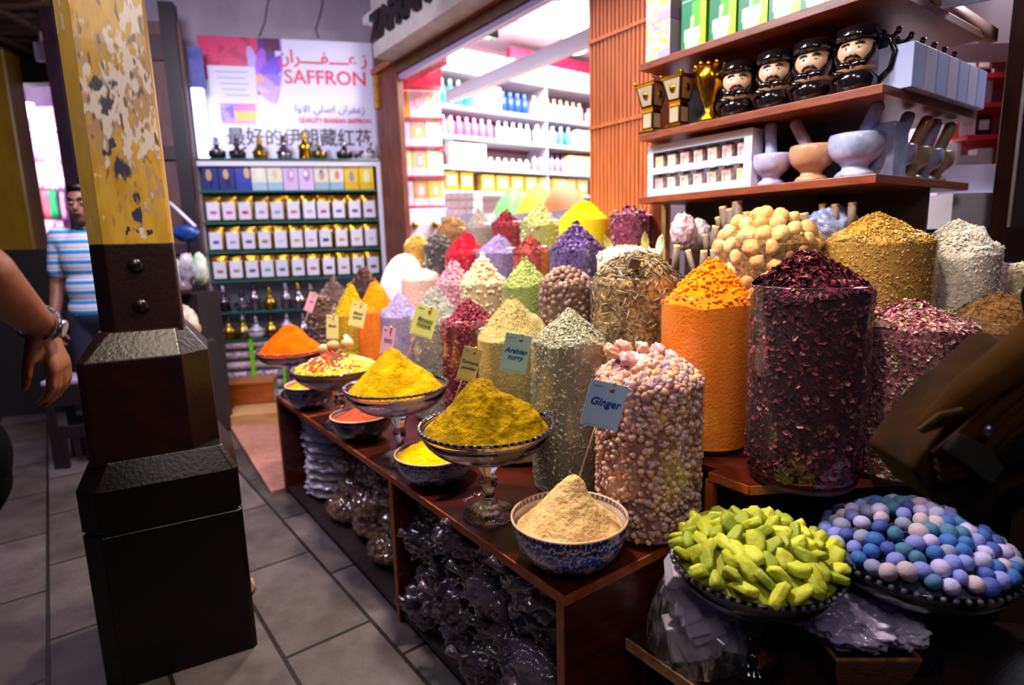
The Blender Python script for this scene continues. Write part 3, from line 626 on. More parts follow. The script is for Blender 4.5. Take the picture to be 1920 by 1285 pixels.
# gold burners
zm = SZ3[1][1] + .001
CREM = mat('#b09a80', r=.4)
def burner(px, ornate, lab):
    t = thing('incense_burner', lab, 'incense burner', L(LX(px, 220, st_ + .08), st_ + .08, zm), RZ, 'gold incense burners'); t.scale = (1.12, 1.12, 1.28) if not ornate else (1.1, 1.1, 1.32)
    if ornate:
        fn = lambda a, j, z: 1 + .06 * math.sin(7 * a + z * 60)
        MB().lathe([(.001, 0), (.036, 0), (.036, .015), (.018, .03), (.016, .05), (.03, .075), (.045, .11), (.053, .15), (.047, .15), (.03, .11), (.001, .09)], 42, fn=fn).build('cup', GOLD, t)
        b = MB()
        for i in range(12): a = i * PI / 6; b.blob((.05 * math.cos(a), .05 * math.sin(a), .15 + .004 * (i % 2)), .011, 8, 6)
        b.build('beaded_rim', GOLD, t)
    else:
        T = Matrix.Rotation(PI / 4, 4, 'Z')
        MB().lathe([(.001, 0), (.046, 0), (.046, .012), (.034, .02), (.034, .07), (.03, .078), (.036, .084), (.058, .148), (.062, .15), (.062, .156), (.054, .156), (.03, .09), (.001, .085)], 4, T=T, sm=False).build('body', GOLD, t)
        for a in range(4):
            T2 = Matrix.Rotation(a * PI / 2, 4, 'Z')
            MB().add([(-.018, -.0252, .024), (.018, -.0252, .024), (.018, -.0252, .066), (-.018, -.0252, .066)], [(0, 1, 2, 3)], T=T2).add([(-.02, -.0275, .090), (.02, -.0275, .090), (.034, -.0415, .145), (-.034, -.0415, .145)], [(0, 1, 2, 3)], T=T2).build('cream_panel', CREM, t)
            MB().blob((0, -.037, .12), (.012, .003, .012), 8, 6, T=T2).build('gold_flower', GOLD, t)
        b = MB()
        for i in range(4): a = PI / 4 + i * PI / 2; b.blob((.06 * math.cos(a), .06 * math.sin(a), .158), .007, 8, 6)
        b.build('corner_finial', GOLD, t)
    return t
burner(1222, 0, 'leftmost square gold incense burner with cream panels'); burner(1272, 0, 'square gold incense burner with a flower, between its twin and the ornate cup'); burner(1330, 1, 'ornate round gold burner beside the face mugs')
# face mugs
SKN = mat('#e0b898', '#d0a080', 20, .3, coat=.4); 
def mug(lab, loc, rz):
    t = thing('face_mug', lab, 'mug', loc, rz, 'black mugs shaped as a bearded face')
    MB().lathe([(.001, 0), (.042, 0), (.05, .012), (.058, .035), (.05, .055), (.045, .06), (.001, .06)], 24).build('mug_base', BLACKG, t)
    MB().lathe([(.046, .055), (.05, .062), (.05, .068), (.046, .072)], 24).build('collar', mat('#a07858', r=.3), t)
    def fc(d):
        k = 1
        if d.y < 0:
            k += .10 * math.exp(-((d.x / .16) ** 2 + ((d.z + .02) / .28) ** 2))       # nose
            for sx in (-1, 1): k -= .05 * math.exp(-(((d.x - sx * .34) / .16) ** 2 + ((d.z - .2) / .12) ** 2))
            for sx in (-1, 1): k += .03 * math.exp(-(((d.x - sx * .4) / .2) ** 2 + ((d.z + .15) / .2) ** 2))
        return k
    MB().blob((0, 0, .108), (.050, .048, .052), 28, 20, fn=fc).build('face', SKN, t)
    b = MB()
    for sx in (-1, 1):
        MB().blob((sx * .016, -.0405, .117), (.0075, .004, .0045), 8, 6).build('eye', mat('#f0ece8', r=.2), t)
        MB().blob((sx * .016, -.0438, .117), (.003, .0015, .0035), 8, 6).build('pupil', BLACKG, [c for c in t.children if c.name.startswith('eye')][-1])
        b.tube([(sx * .007, -.045, .126), (sx * .017, -.0445, .1305), (sx * .028, -.038, .126)], .0028, 6)
        b.tube([(0, -.0485, .097), (sx * .010, -.047, .096), (sx * .021, -.042, .088)], [.004, .004, .002], 6)
        b.tube([(sx * .044, -.012, .125), (sx * .043, -.02, .1), (sx * .03, -.034, .076), (0, -.044, .071)], [.007, .009, .011, .012], 8)
    b.build('beard_and_brows', BLACKG, t)
    MB().tube([(-.010, -.0455, .0885), (0, -.0475, .087), (.010, -.0455, .0885)], .0022, 6).build('mouth', mat('#8a4030'), t)
    MB().lathe([(.047, .140), (.055, .143), (.056, .152), (.053, .158), (.052, .172), (.044, .176), (.040, .16), (.001, .15)], 26, fn=lambda a, j, z: 1 + .04 * math.sin(9 * a)).build('headdress', BLACKG, t)
    b = MB(); b.tube([(.04, .02, .13), (.075, .02, .135), (.088, .02, .10), (.08, .02, .06), (.05, .02, .03)], .008, 8); b.build('handle', BLACKG, t)
    MB().tube([(-.05, -.01, .02), (-.055, -.03, .045), (-.04, -.045, .055), (-.02, -.05, .05)], .009, 8).build('folded_arm', BLACKG, t)
    return t
for i, (px, nm) in enumerate([(1383, 'leftmost, beside the ornate gold cup'), (1452, 'second from the gold cup'), (1522, 'third from the gold cup'), (1603, 'rightmost, beside the pale blue carton')]):
    m_ = mug(f'black glazed mug shaped as a bearded man, {nm}', L(LX(px, 160, st_ + .09), st_ + .09, zm), RZ + .5 - .12 * i); m_.scale = (1.08,) * 3
# pale cartons along the side with dark blue glass pots on them
PB = mat('#a8acd8', r=.4)
for k in range(7):
    y = st_ + .12 + k * .0895
    tag(MB().box(-.10, .10, -.041, .041, 0, .125).build('pale_carton', PB if k % 2 == 0 else mat('#c4b8d4', r=.4), loc=L(xr - .105 + .03, y + (.045), zm), rz=RZ, bevel=.002), f'pale blue blank carton, {ORD[k]} along the side of the corner shelf', 'box', 'pale cartons on the corner shelf')
    if k < 6:
        t = thing('glass_pot', f'dark blue glass pot, {ORD[k]} on the row of pale cartons', 'pot', L(xr - .10, y + .05, zm + .1265), RZ, 'dark glass pots on the cartons')
        MB().lathe([(.001, 0), (.03, 0), (.042, .02), (.04, .045), (.03, .05), (.001, .05)], 14).build('pot_body', mat('#0c1a30', '#103048', 20, .1, coat=1), t)
        MB().blob((0, 0, .056), (.03, .03, .012), 12, 6).build('lid', mat('#0a1420', r=.1, coat=1), t)
        MB().tube([(.03, 0, .02), (.06, 0, .045), (.065, 0, .06)], .008, 6).build('spout', mat('#0a1420', r=.1, coat=1), t)
# cartons on the top board
zt = SZ3[2][1] + .001
def topbox(px, z, w_, h, fn, lab, yo=.02, grp='cartons on the top board'):
    tag(gridbox(w_ / 2, .12, h, 20, 30).build('printed_carton', PRINT, loc=L(LX(px, 100, st_ + yo), st_ + yo, z), rz=RZ, colfn=fn), lab, 'box', grp)
def lily(w_, h, base):
    def f(p):
        u, v_ = p[0] / w_, p[2] / h; c = base; n = fbm((p[0] * 40, p[2] * 40, w_), 1, 2)
        if n > .12: c = '#f8e060'
        if n < -.18: c = '#e89ac0'
        if v_ < .25 and u > 0: c = '#c8a0e0'
        return C(c)
    return f
topbox(1233, zt, .115, .135, lily(.115, .135, '#fce8ec'), 'white and pink flower printed carton, bottom one at the left end of the top board')
topbox(1233, zt + .137, .115, .14, lily(.115, .14, '#fff6f0'), 'white flower printed carton stacked on another at the left end of the top board')
def greenp(p):
    u, v_ = p[0] / .055, p[2] / .2
    c = '#128048' if u < -.1 else '#58c020'
    if u > .45: c = '#a8e010'
    if v_ < .36 and abs(u + .1) < .62 - .9 * max(0, .2 - v_): c = '#f4d8d0'
    if .36 <= v_ < .56 and abs(u + .15 - (v_ - .36) * .4) < .13: c = '#e8b8a0'
    if v_ > .8 and u < .5: c = '#88c8a0' if int(v_ * 60) % 2 else '#106838'
    return C(c)
for k in range(5): topbox(1299 + 52 * k + (4 * k * k / 3), zt, .105, .2, greenp, f'green carton printed with a white mortar, {ORD[k]} from the left on the top board')
# ---------------------------------------------------------------- lit shop corner at the far right
rw = thing('side_shop_shelves', 'white shelves with red edges in the lit shop beyond the corner unit', 'shelf', (0, 0, 0))
rp = lambda px, py, Y: PY(px, py, Y)
a_ = rp(1725, 300, 3.1); b_ = rp(1895, 300, 3.1)
MB().box(a_.x, b_.x + .3, 3.1, 3.14, .6, 2.6).build('back_board', mat('#c88890', r=.5), rw)
for k, py in enumerate((85, 152, 205, 262, 335)):
    z = rp(1800, py, 3.0).z; MB().box(a_.x + .05, b_.x, 2.86, 3.1, z - .02, z).build('shelf_board', mat('#c82830', r=.4), rw)
    for i in range(4):
        x = rp(1752 + 30 * i, py, 2.92).x
        c = [['#e8b0a8', '#f0d8d8', '#d85048', '#e0d0e0'], ['#8a3028', '#d0c0e0', '#e8e0f0', '#a84838'], ['#d8d0f0', '#e8e8f8', '#9888a8', '#e0dcf0'], ['#f0ece8', '#e05040', '#f8f4f8', '#302830'], ['#e04830', '#f8f4fc', '#f0ecf8', '#e8e0f0']][k][i]
        t = cartonthing('packet', .075, .06, .10 + .03 * ((i + k) % 3), mat(c, r=.4), mat('#e8e0e8')); t.location = (x, 2.95, z + .001)
        tag(t, f'packet, {ORD[i]} from the left on the {["top", "second", "third", "fourth", "bottom"][k]} red edged shelf beyond the corner unit', 'packet', 'packets in the right side shop')
wx = rp(1800, 400, 2.35)
tag(MB().box(-.1, .12, -.07, .07, 0, .13).build('white_carton', mat('#f4f0fc', r=.4, em=0), loc=(wx.x, 2.35, rp(1800, 428, 2.35).z), rz=.1), 'bright white blank carton behind the pale grey heap', 'box')
tag(MB().box(-.11, .10, -.07, .07, 0, .11).build('white_carton', mat('#dcd4f0', r=.4), loc=(wx.x + .02, 2.42, rp(1800, 428, 2.35).z + .131), rz=-.05), 'lilac white carton on top of the bright white one', 'box')
tag(MB().box(-.3, .35, -.16, .2, 0, rp(1800, 428, 2.35).z - .002).build('side_table', mat('#3a2018'), loc=(wx.x, 2.38, 0)), 'dark stand under the white cartons', 'table')
q = rp(1868, 300, 2.3); q2 = rp(1902, 300, 2.2)
struct(MB().prism([(q.x - .075, 2.2), (q2.x, 2.2), (q2.x, 2.3), (q.x, 2.3)][0:0] or [(rp(1868, 300, 2.2).x, 2.2), (q2.x, 2.2), (q2.x + .06, 2.3), (q.x, 2.3)], 0, 3.2).build('trim_7', mat('#5a2c14', '#3a1a0c', 5, .5, stretch=(6, 6, 1)), bevel=.004))
struct(MB().box(rp(1908, 300, 2.6).x, q2.x + 1.2, 2.6, 2.68, 0, 3.2).build('wall_corner', mat('#2c1a16')))
aw = rp(1740, 20, 2.35); aw2 = rp(1900, 90, 2.35)
struct(MB().box(aw.x - .1, aw2.x + .4, 2.35, 2.6, aw.z - .12, aw.z + .3).build('trim_8', mat('#a08088')))
struct(MB().tube([rp(1700, -30, 1.95), rp(1858, 70, 2.25)], .03, 4).build('trim_9', mat('#a87060')))
tag(MB().box(-.12, .1, 0, .01, 0, .22).build('price_placard', mat('#a8a0c8', '#d8d4f0', 30), loc=rp(1790, 12, 2.0), rz=-.6), 'framed pale placard hanging at the top right beyond the shelf', 'placard')

# ================================================================ display counter
CH = .54; CL = -2.278; CDP = 1.35
co = thing('display_counter', 'low red brown wooden counter with open compartments under its top', 'counter', L(0, 0, 0), RZ)
T_ = .022
MB().box(CL, 0, .006, .52, CH - T_, CH).build('worktop', WOOD, co)
MB().box(CL, .0, 0, .006, CH - T_, CH).build('front_edge', EDGE, co)
MB().box(0, .005, 0, .52, CH - T_, CH).build('side_edge', EDGE, co)
for k, x in enumerate([CL, LX(737, 1000, 0) - .01, -.022]):
    MB().box(x, x + .022, .004, .5, 0, CH - T_).build('upright_panel', WOOD, co); MB().box(x, x + .022, -.001, .004, 0, CH - T_).build('panel_edge', EDGE, co)
MB().box(CL, 0, .5, .52, 0, CH - T_).build('back_panel', DWOOD, co)
MB().box(CL + .022, -.022, .01, .5, .02, .04).build('bottom_board', DWOOD, co)
# a shallow tray strip let into the top near the far end
p = Pz(565, 838 - 38, CH); 
MB().box(LX(575, 790, .0) , LX(575, 790, .0) + .012, .0, .4, CH, CH + .002).build('top_joint', EDGE, co)
# stepped platforms carrying the sacks
P2 = .70
pts2 = [(p_ := Pz(a, b_, P2)) for a, b_ in ((1330, 885), (1405, 912), (1620, 898), (1725, 895))]
lp = [(-(p_ - C0).dot(U2), (p_ - C0).dot(V2)) for p_ in pts2]
lp[3] = (lp[2][0] + .22, lp[2][1] + .32)
poly = [(-1.15, .525), (lp[0][0], .525), lp[0], lp[1], lp[2], lp[3], (lp[3][0] + .3, 1.54), (-.30, 1.54), (-.30, 1.285), (-1.15, 1.285)]
pf = thing('stepped_platform', 'dark red wooden platform with orange edge holding the tall sacks', 'platform', L(0, 0, 0), RZ)
MB().prism(poly, P2 - .022, P2).build('platform_top', WOOD, pf)
b = MB(); k_ = [lp[0], lp[1], lp[2], lp[3]]
for i in range(3):
    (xa_, ya_), (xb_, yb_) = k_[i], k_[i + 1]; d = V((xb_ - xa_, yb_ - ya_, 0)).normalized(); n_ = V((d.y, -d.x, 0)) * .004
    b.prism([(xa_ + n_.x, ya_ + n_.y), (xb_ + n_.x, yb_ + n_.y), (xb_, yb_), (xa_, ya_)], P2 - .022, P2)
b.build('edge_strip', EDGE, pf)
MB().box(lp[0][0] - .01, lp[0][0] + .012, lp[0][1] - .002, lp[0][1] + .02, .05, P2 - .022).build('leg', EDGE, pf)
b = MB()
for i in range(3):
    (xa_, ya_), (xb_, yb_) = k_[i], k_[i + 1]; d = V((xb_ - xa_, yb_ - ya_, 0)).normalized(); n_ = V((-d.y, d.x, 0)) * .06
    b.prism([(xa_ + n_.x, ya_ + n_.y), (xb_ + n_.x, yb_ + n_.y), (xb_ + n_.x * 1.3, yb_ + n_.y * 1.3), (xa_ + n_.x * 1.3, ya_ + n_.y * 1.3)], .0, P2 - .022)
b.box(-1.15, lp[0][0] + .03, .53, .55, 0, P2 - .022); b.prism([lp[3], (lp[3][0] + .5, lp[3][1] + .1), (lp[3][0] + .5, lp[3][1] + .14), (lp[3][0], lp[3][1] + .05)], 0, P2 - .022); b.box(.2, 1.3, 1.2, 1.22, 0, P2 - .022)
b.build('skirt_board', DWOOD, pf)
MB().box(CL, -1.16, .60, 1.285, .0, .70).build('left_step', WOOD, pf)
st2 = thing('end_stand', 'dark wooden stand carrying the farthest sacks beyond the counter end', 'stand', L(0, 0, 0), RZ)
MB().box(-3.0, CL - .005, .42, 1.3, 0, CH).build('lower_step', DWOOD, st2); MB().box(-3.45, CL - .005, .72, 1.25, 0, .70).build('upper_step', DWOOD, st2)
MB().box(CL + .05, -.72, 1.10, 1.285, .84, .999).build('top_step', WOOD, pf)
MB().box(CL + .05, -.30, 1.02, 1.285, P2 + .001, .84).build('rear_step', WOOD, pf)
struct(LO(MB().box(CL, -1.0, 1.62, 1.66, 0, 1.2).build('wall_window', DWOOD)))
# low shelf at the right
lsf = thing('low_shelf', 'low dark wooden shelf holding the two glass bowls and the bags', 'shelf', L(0, 0, 0), RZ)
MB().prism([(.012, .19), (.42, .19), (.75, .6), (.6, 1.0), (.36, .78), (.14, .56), (.012, .5)], .338, .36).build('shelf_top', DWOOD, lsf)
MB().box(.012, .42, .184, .19, .335, .362).build('shelf_edge', mat('#c09060', '#8a5a30', 30), lsf)
MB().box(.03, .05, .22, .5, 0, .338).build('side_support', DWOOD, lsf); MB().box(.40, .42, .22, .5, 0, .338).build('side_support', DWOOD, lsf)

# ================================================================ bowls and glass stands
def powder_prof(kind):
    return {'cone': lambda r: max(0, 1 - r) ** .95, 'peak': lambda r: max(0, 1 - r) ** 1.25 * .95 + .05 * (1 - r * r), 'dome': lambda r: (1 - r * r) ** .8 if r < 1 else 0}[kind]
def heap_mesh(R, h, prof='cone', seed=0, na=120, nr=60, rough=.01, fine=.0035, zb_=0.0, twist=0, tipx=0, tipy=0, nscale=9):
    b = MB(); vs = []; pf_ = powder_prof(prof)
    for j in range(nr + 1):
        r = j / nr
        for i in range(na):
            a = 2 * PI * i / na; x, y = R * r * math.cos(a), R * r * math.sin(a)
            z = h * pf_(r); rr = 1 - (1 - r) ** 2
            if prof != 'dome': z = z - h * .10 * math.exp(-(r / .09) ** 2)
            n1 = fbm((x * nscale + seed, y * nscale, z * nscale), 1, 3); n2 = NZ.noise(V((x * 60 + seed, y * 60, z * 60)))
            k = min(1, (1 - r) * 6)
            z += (rough * n1 * 1.6 + fine * n2) * k + (rough * .5 * n1) * (1 - k)
            f = 1 - r
            vs.append((x + tipx * f * f + rough * n1 * .8 * k, y + tipy * f * f, z))
    o = len(vs)
    fs = [(j * na + i, (j + 1) * na + i, (j + 1) * na + (i + 1) % na, j * na + (i + 1) % na) for j in range(nr) for i in range(na)]
    b.add(vs, fs, 0, True)
    vs2 = [(R * .97 * math.cos(2 * PI * i / na), R * .97 * math.sin(2 * PI * i / na), zb_ - .004) for i in range(na)]
    b.add([vs[nr * na + i] for i in range(na)] + vs2, [(i, na + i, na + (i + 1) % na, (i + 1) % na) for i in range(na)] + [list(range(na, 2 * na))[::-1]], 0, False)
    return b
def dish(fx, fy, rx, ry, wpx, z0):
    p = Pz(fx, fy, z0); q = PY(rx, ry, p.y); D = wpx * depth(q) / F
    return V(((p.x + q.x) / 2, p.y, z0)), q.z - z0, D / 2
def bowl_paint(hgt, pal, seed=0, lo=0):
    def f(p):
        r = math.hypot(p[0], p[1]); a = math.atan2(p[1], p[0]); v_ = p[2] / hgt
        base, mid, white, reds = pal
        c = base
        if .45 < v_ < .72 + .05 * math.cos(a * 10): c = mid
        # scallops under the rim
        s = abs(math.sin(a * 14)); zz = .86 - .07 * s
        if abs(v_ - zz) < .016: c = white
        if v_ > .97: c = white
        s2 = .70 - .09 * abs(math.cos(a * 5 + .4)); 
        if abs(v_ - s2) < .014: c = white
        # medallions
        for row_, (vv, nn, ra, ph) in enumerate([(.55, 10, .085, 0), (.34, 10, .075, .31), (.16, 8, .07, 0)]):
            aa = (a + ph) * nn / (2 * PI); da = (aa - round(aa)) * 2 * PI / nn * max(r, .02) / hgt; dv = v_ - vv
            d = math.sqrt((da * .8) ** 2 + dv * dv)
            if ra * .8 < d < ra: c = white
            elif d < ra * .8: c = base if int(round(aa)) % 2 else reds[0]
            if d < ra * .35: c = reds[1 + int(round(aa)) % 2]
        # flowers and dots
        cu, cv = a * max(.06, r) / .011, p[2] / .011
        iu, iv = math.floor(cu), math.floor(cv); rs = random.Random(iu * 131 + iv * 7919 + seed)
        ox, oy = rs.uniform(.3, .7), rs.uniform(.3, .7); d = math.hypot(cu - iu - ox, cv - iv - oy)
        if d < .24 and c in (base, mid): c = white if rs.random() < .6 else rs.choice(reds)
        return C(c)
    return f
def painted_bowl(lab, loc, hgt, R, pal, seed, nsec=520, inner='#d8c8b8'):
    t = thing('painted_bowl', lab, 'bowl', loc, .3)
    P = [(.42 * R * (1), 0.0), (.44 * R, .06 * hgt)]
    for i in range(1, 41):
        a = i / 40; P.append((R * (.44 + .56 * math.sin(a * PI / 2) ** .85), hgt * (.06 + .94 * (1 - math.cos(a * PI / 2)) ** .9)))
    b = MB().lathe(P, nsec, capb=True); b.build('bowl_body', PAINT, t, colfn=bowl_paint(hgt, pal, seed))
    Pi = [(r_ - .004, z) for r_, z in P[6:]][::-1]; b = MB().lathe(Pi, 240); 
    b.build('inner_glaze', PAINT, t, colfn=lambda p: C('#e0d0d8' if (math.sin(math.atan2(p[1], p[0]) * 60) > .5 and p[2] > hgt * .90) else ('#3a3a78' if p[2] > hgt * .89 else inner)))
    bbp = [c for c in t.children if c.name.startswith('bowl_body')][0]
    MB().lathe([(R - .005, hgt - .001), (R - .003, hgt + .002), (R + .0005, hgt + .001), (R + .001, hgt - .002)], 120).build('rim', mat('#d8a888', r=.3, coat=.4), bbp)
    MB().lathe([(.30 * R, .0), (.40 * R, -.0), (.43 * R, .004), (.43 * R, .006)], 60).build('foot_ring', WHITE, t)
    return t
BEAD = mat('#847c98', r=.05, trans=.75, coat=1)
def compote(lab, loc, hgt, R, gm, br=.36):
    t = thing('glass_stand_bowl', lab, 'glass bowl', loc, 0)
    rf = R * .40
    fn = lambda a, j, z: 1 + .025 * math.cos(a * 24)
    MB().lathe([(.001, .006), (rf * .3, .010), (rf * .8, .004), (rf, 0), (rf * 1.02, .006), (rf * .9, .018), (rf * .45, .034), (rf * .24, .05), (rf * .22, .06)], 72, fn=fn).build('foot', gm, t)
    zb_ = hgt * (1 - br)
    MB().lathe([(rf * .22, .06), (rf * .2, .07), (rf * .34, zb_ * .52), (rf * .36, zb_ * .62), (rf * .24, zb_ * .7), (rf * .5, zb_ * .88), (rf * .55, zb_ * .96), (rf * .5, zb_)], 10, sm=False).build('stem', gm, t)
    P = [(rf * .5, zb_)]
    for i in range(1, 15): a = i / 14; P.append((rf * .5 + (R - rf * .5) * math.sin(a * PI / 2) ** 1.0, zb_ + (hgt - zb_) * (1 - math.cos(a * PI / 2) ** 1.0)))
    Pin = [(max(.002, r_ - .006), z + (.006 if i < 12 else 0)) for i, (r_, z) in enumerate(P)][::-1]
    MB().lathe(P + Pin + [(.001, zb_ + .006)], 96, fn=lambda a, j, z: 1 + (.006 * math.cos(a * 40) if j < 12 else 0)).build('glass_bowl', gm, t)
    b = MB(); n_ = 56
    for i in range(n_): a = 2 * PI * i / n_; b.blob(((R + .001) * math.cos(a), (R + .001) * math.sin(a), hgt - .002), R * .034, 8, 6)
    b.build('beaded_rim', BEAD, [c for c in t.children if c.name.startswith('glass_bowl')][0])
    return t, zb_
def powder(name, lab, R, h, c1, c2, loc, seed, **kw):
    kw2 = dict(rough=.008); kw2.update(kw)
    return tag(heap_mesh(R, h, seed=seed, **kw2).build(name, mat(c1, c2, 26, .95, .7, 110, spec=.05), loc=loc), lab, 'spice heap', None, 'stuff')
PAL1 = ('#141a58', '#1c4c9c', '#c8c4e8', ['#b83828', '#d8b820', '#c02848', '#5a2878'])
PAL2 = ('#2a3068', '#5888b8', '#b8b0d8', ['#b84848', '#c8a830', '#7a3868', '#408068'])
PAL3 = ('#181830', '#28305a', '#585070', ['#502828', '#6a5828', '#381838', '#203838'])
def hz(px, py, loc): return PY(px, py, loc.y).z - loc.z
# ginger
lc, hg, R = dish(1068, 1052, 1067, 965, 219, CH)
painted_bowl('blue floral painted bowl of pale ginger powder at the counter corner', lc, hg, R, PAL1, 3)
ap = hz(1075, 886, lc)
powder('ginger_powder', 'pale beige ginger powder heaped in the blue floral bowl at the corner', R * .90, ap - hg + .035, '#e8c088', '#dcae74', lc + V((0, 0, hg - .028)), 4, prof='peak', rough=.010, tipx=.006, nr=80, na=160)
# big curry stand
lc1, hg, R = dish(918, 965, 912, 795, 250, CH)
compote('clear glass stand bowl of dark yellow curry powder next to the ginger bowl', lc1, hg, R, GLASS)
ap = hz(915, 705, lc1)
powder('curry_powder', 'dark mustard yellow curry powder heaped on the largest glass stand', R * .93, ap - hg + .03, '#a88408', '#745a04', lc1 + V((0, 0, hg - .014)), 9, rough=.017, fine=.006, nr=110, na=200)
# yellow painted bowl
lc2, hg2, R2 = dish(818, 900, 815, 846, 150, CH)
painted_bowl('blue and red floral bowl of bright yellow powder behind the curry stand', lc2, hg2, R2, PAL2, 11, 400)
powder('yellow_powder', 'bright yellow powder in the floral bowl behind the curry stand', R2 * .93, .045, '#f0b808', '#e0a404', lc2 + V((0, 0, hg2 - .018)), 14, prof='dome', rough=.004)
# turmeric stand
lc3, hg3, R3 = dish(768, 862, 738, 722, 190, CH); lc3.x = Pz(752, 862, CH).x
compote('clear glass stand bowl of turmeric, second large stand from the corner', lc3, hg3, R3, GLASS)
ap = hz(740, 655, lc3)
powder('turmeric_powder', 'golden yellow turmeric cone on the second glass stand', R3 * .93, ap - hg3 + .03, '#cc9c06', '#a47e04', lc3 + V((0, 0, hg3 - .014)), 21, rough=.010)
# red powder bowl
lc4, hg4, R4 = dish(690, 820, 668, 776, 114, CH)
painted_bowl('dark patterned bowl of brick red powder under the turmeric stand', lc4, hg4, R4, PAL3, 5, 300)
powder('sumac_powder', 'brick red powder in the dark bowl under the turmeric stand', R4 * .93, .05, '#a84830', '#98402a', lc4 + V((0, 0, hg4 - .016)), 31, rough=.004)
# mixed mosaic stand
lc5, hg5, R5 = dish(652, 796, 623, 688, 160, CH); lc5.x = Pz(640, 796, CH).x
compote('dark glass stand bowl filled with sectors of mixed spices', lc5, hg5, R5, SMOKE)
# orange mix bowl
lc6, hg6, R6 = dish(592, 764, 572, 720, 88, CH)
painted_bowl('small dark patterned bowl of yellow and orange powder at the far end', lc6, hg6, R6, PAL3, 6, 240)
powder('orange_mix_powder', 'yellow and orange powder in the small dark bowl at the far end', R6 * .93, .045, '#f0a000', '#e85a08', lc6 + V((0, 0, hg6 - .014)), 41, rough=.006)
# orange stand
lc7, hg7, R7 = dish(560, 738, 539, 655, 126, CH)
compote('glass stand bowl of bright orange powder at the far end of the counter', lc7, hg7, R7, SMOKE)
ap = hz(543, 606, lc7)
powder('paprika_powder', 'bright orange powder cone on the farthest glass stand', R7 * .93, ap - hg7 + .03, '#f06000', '#e05000', lc7 + V((0, 0, hg7 - .014)), 51, rough=.008)
# right hand stands on the low shelf
lcg, hgg, Rg = dish(1402, 1245, 1420, 1048, 300, .36)
compote('glass stand bowl of yellow green chunks on the low shelf', lcg, hgg, Rg, SMOKE)
lcb, hgb, Rb = dish(1700, 1225, 1706, 1032, 318, .36)
compote('glass stand bowl of blue and lilac balls at the lower right', lcb, hgb, Rb, SMOKE)

# ================================================================ sacks and their contents
def chip_add(b, p, nrm, kind, s, mi, rs):
    t = nrm.orthogonal().normalized(); t = Matrix.Rotation(rs.uniform(0, 6.28), 3, nrm) @ t
    nn = (nrm + V((rs.uniform(-1, 1), rs.uniform(-1, 1), rs.uniform(-1, 1))) * .6).normalized(); t = (t - nn * t.dot(nn)).normalized(); bt = nn.cross(t)
    s = s * rs.uniform(.6, 1.3)
    if kind == 'leaf':
        w_ = .38 * s; k = nn * s * .22
        b.add([p - t * s, p + bt * w_ + k, p + t * s, p - bt * w_ + k * .4, p + k * 1.4], [(0, 1, 4), (1, 2, 4), (2, 3, 4), (3, 0, 4)], mi)
    elif kind == 'petal':
        k = nn * s * .5
        b.add([p - t * s, p - t * s * .2 + bt * s * .7 + k, p + t * s * .8 + bt * s * .3 + k * .7, p + t * s * .9 - bt * s * .4 + k * .2, p - bt * s * .7 + k * .8], [(0, 1, 2), (0, 2, 3), (0, 3, 4)], mi)
    elif kind == 'seed':
        w_ = .42 * s
        b.add([p - t * s, p + bt * w_, p - bt * w_, p + nn * w_, p - nn * w_, p + t * s], [(0, 1, 3), (0, 3, 2), (0, 2, 4), (0, 4, 1), (5, 3, 1), (5, 2, 3), (5, 4, 2), (5, 1, 4)], mi, True)
    elif kind == 'stick':
        w_ = s * .12; q = p + nn * s * .2
        c = [q - t * s, q + bt * s * rs.uniform(-.4, .4) + nn * s * .15, q + t * s]
        b.tube(c, [w_, w_ * 1.1, w_ * .6], 5, mi)
    else:
        b.blob(p, (s, s * .8, s * .75), 7, 5, mi, rot=Euler((rs.uniform(0, 6), rs.uniform(0, 6), 0)).to_matrix())
SACKS = {}
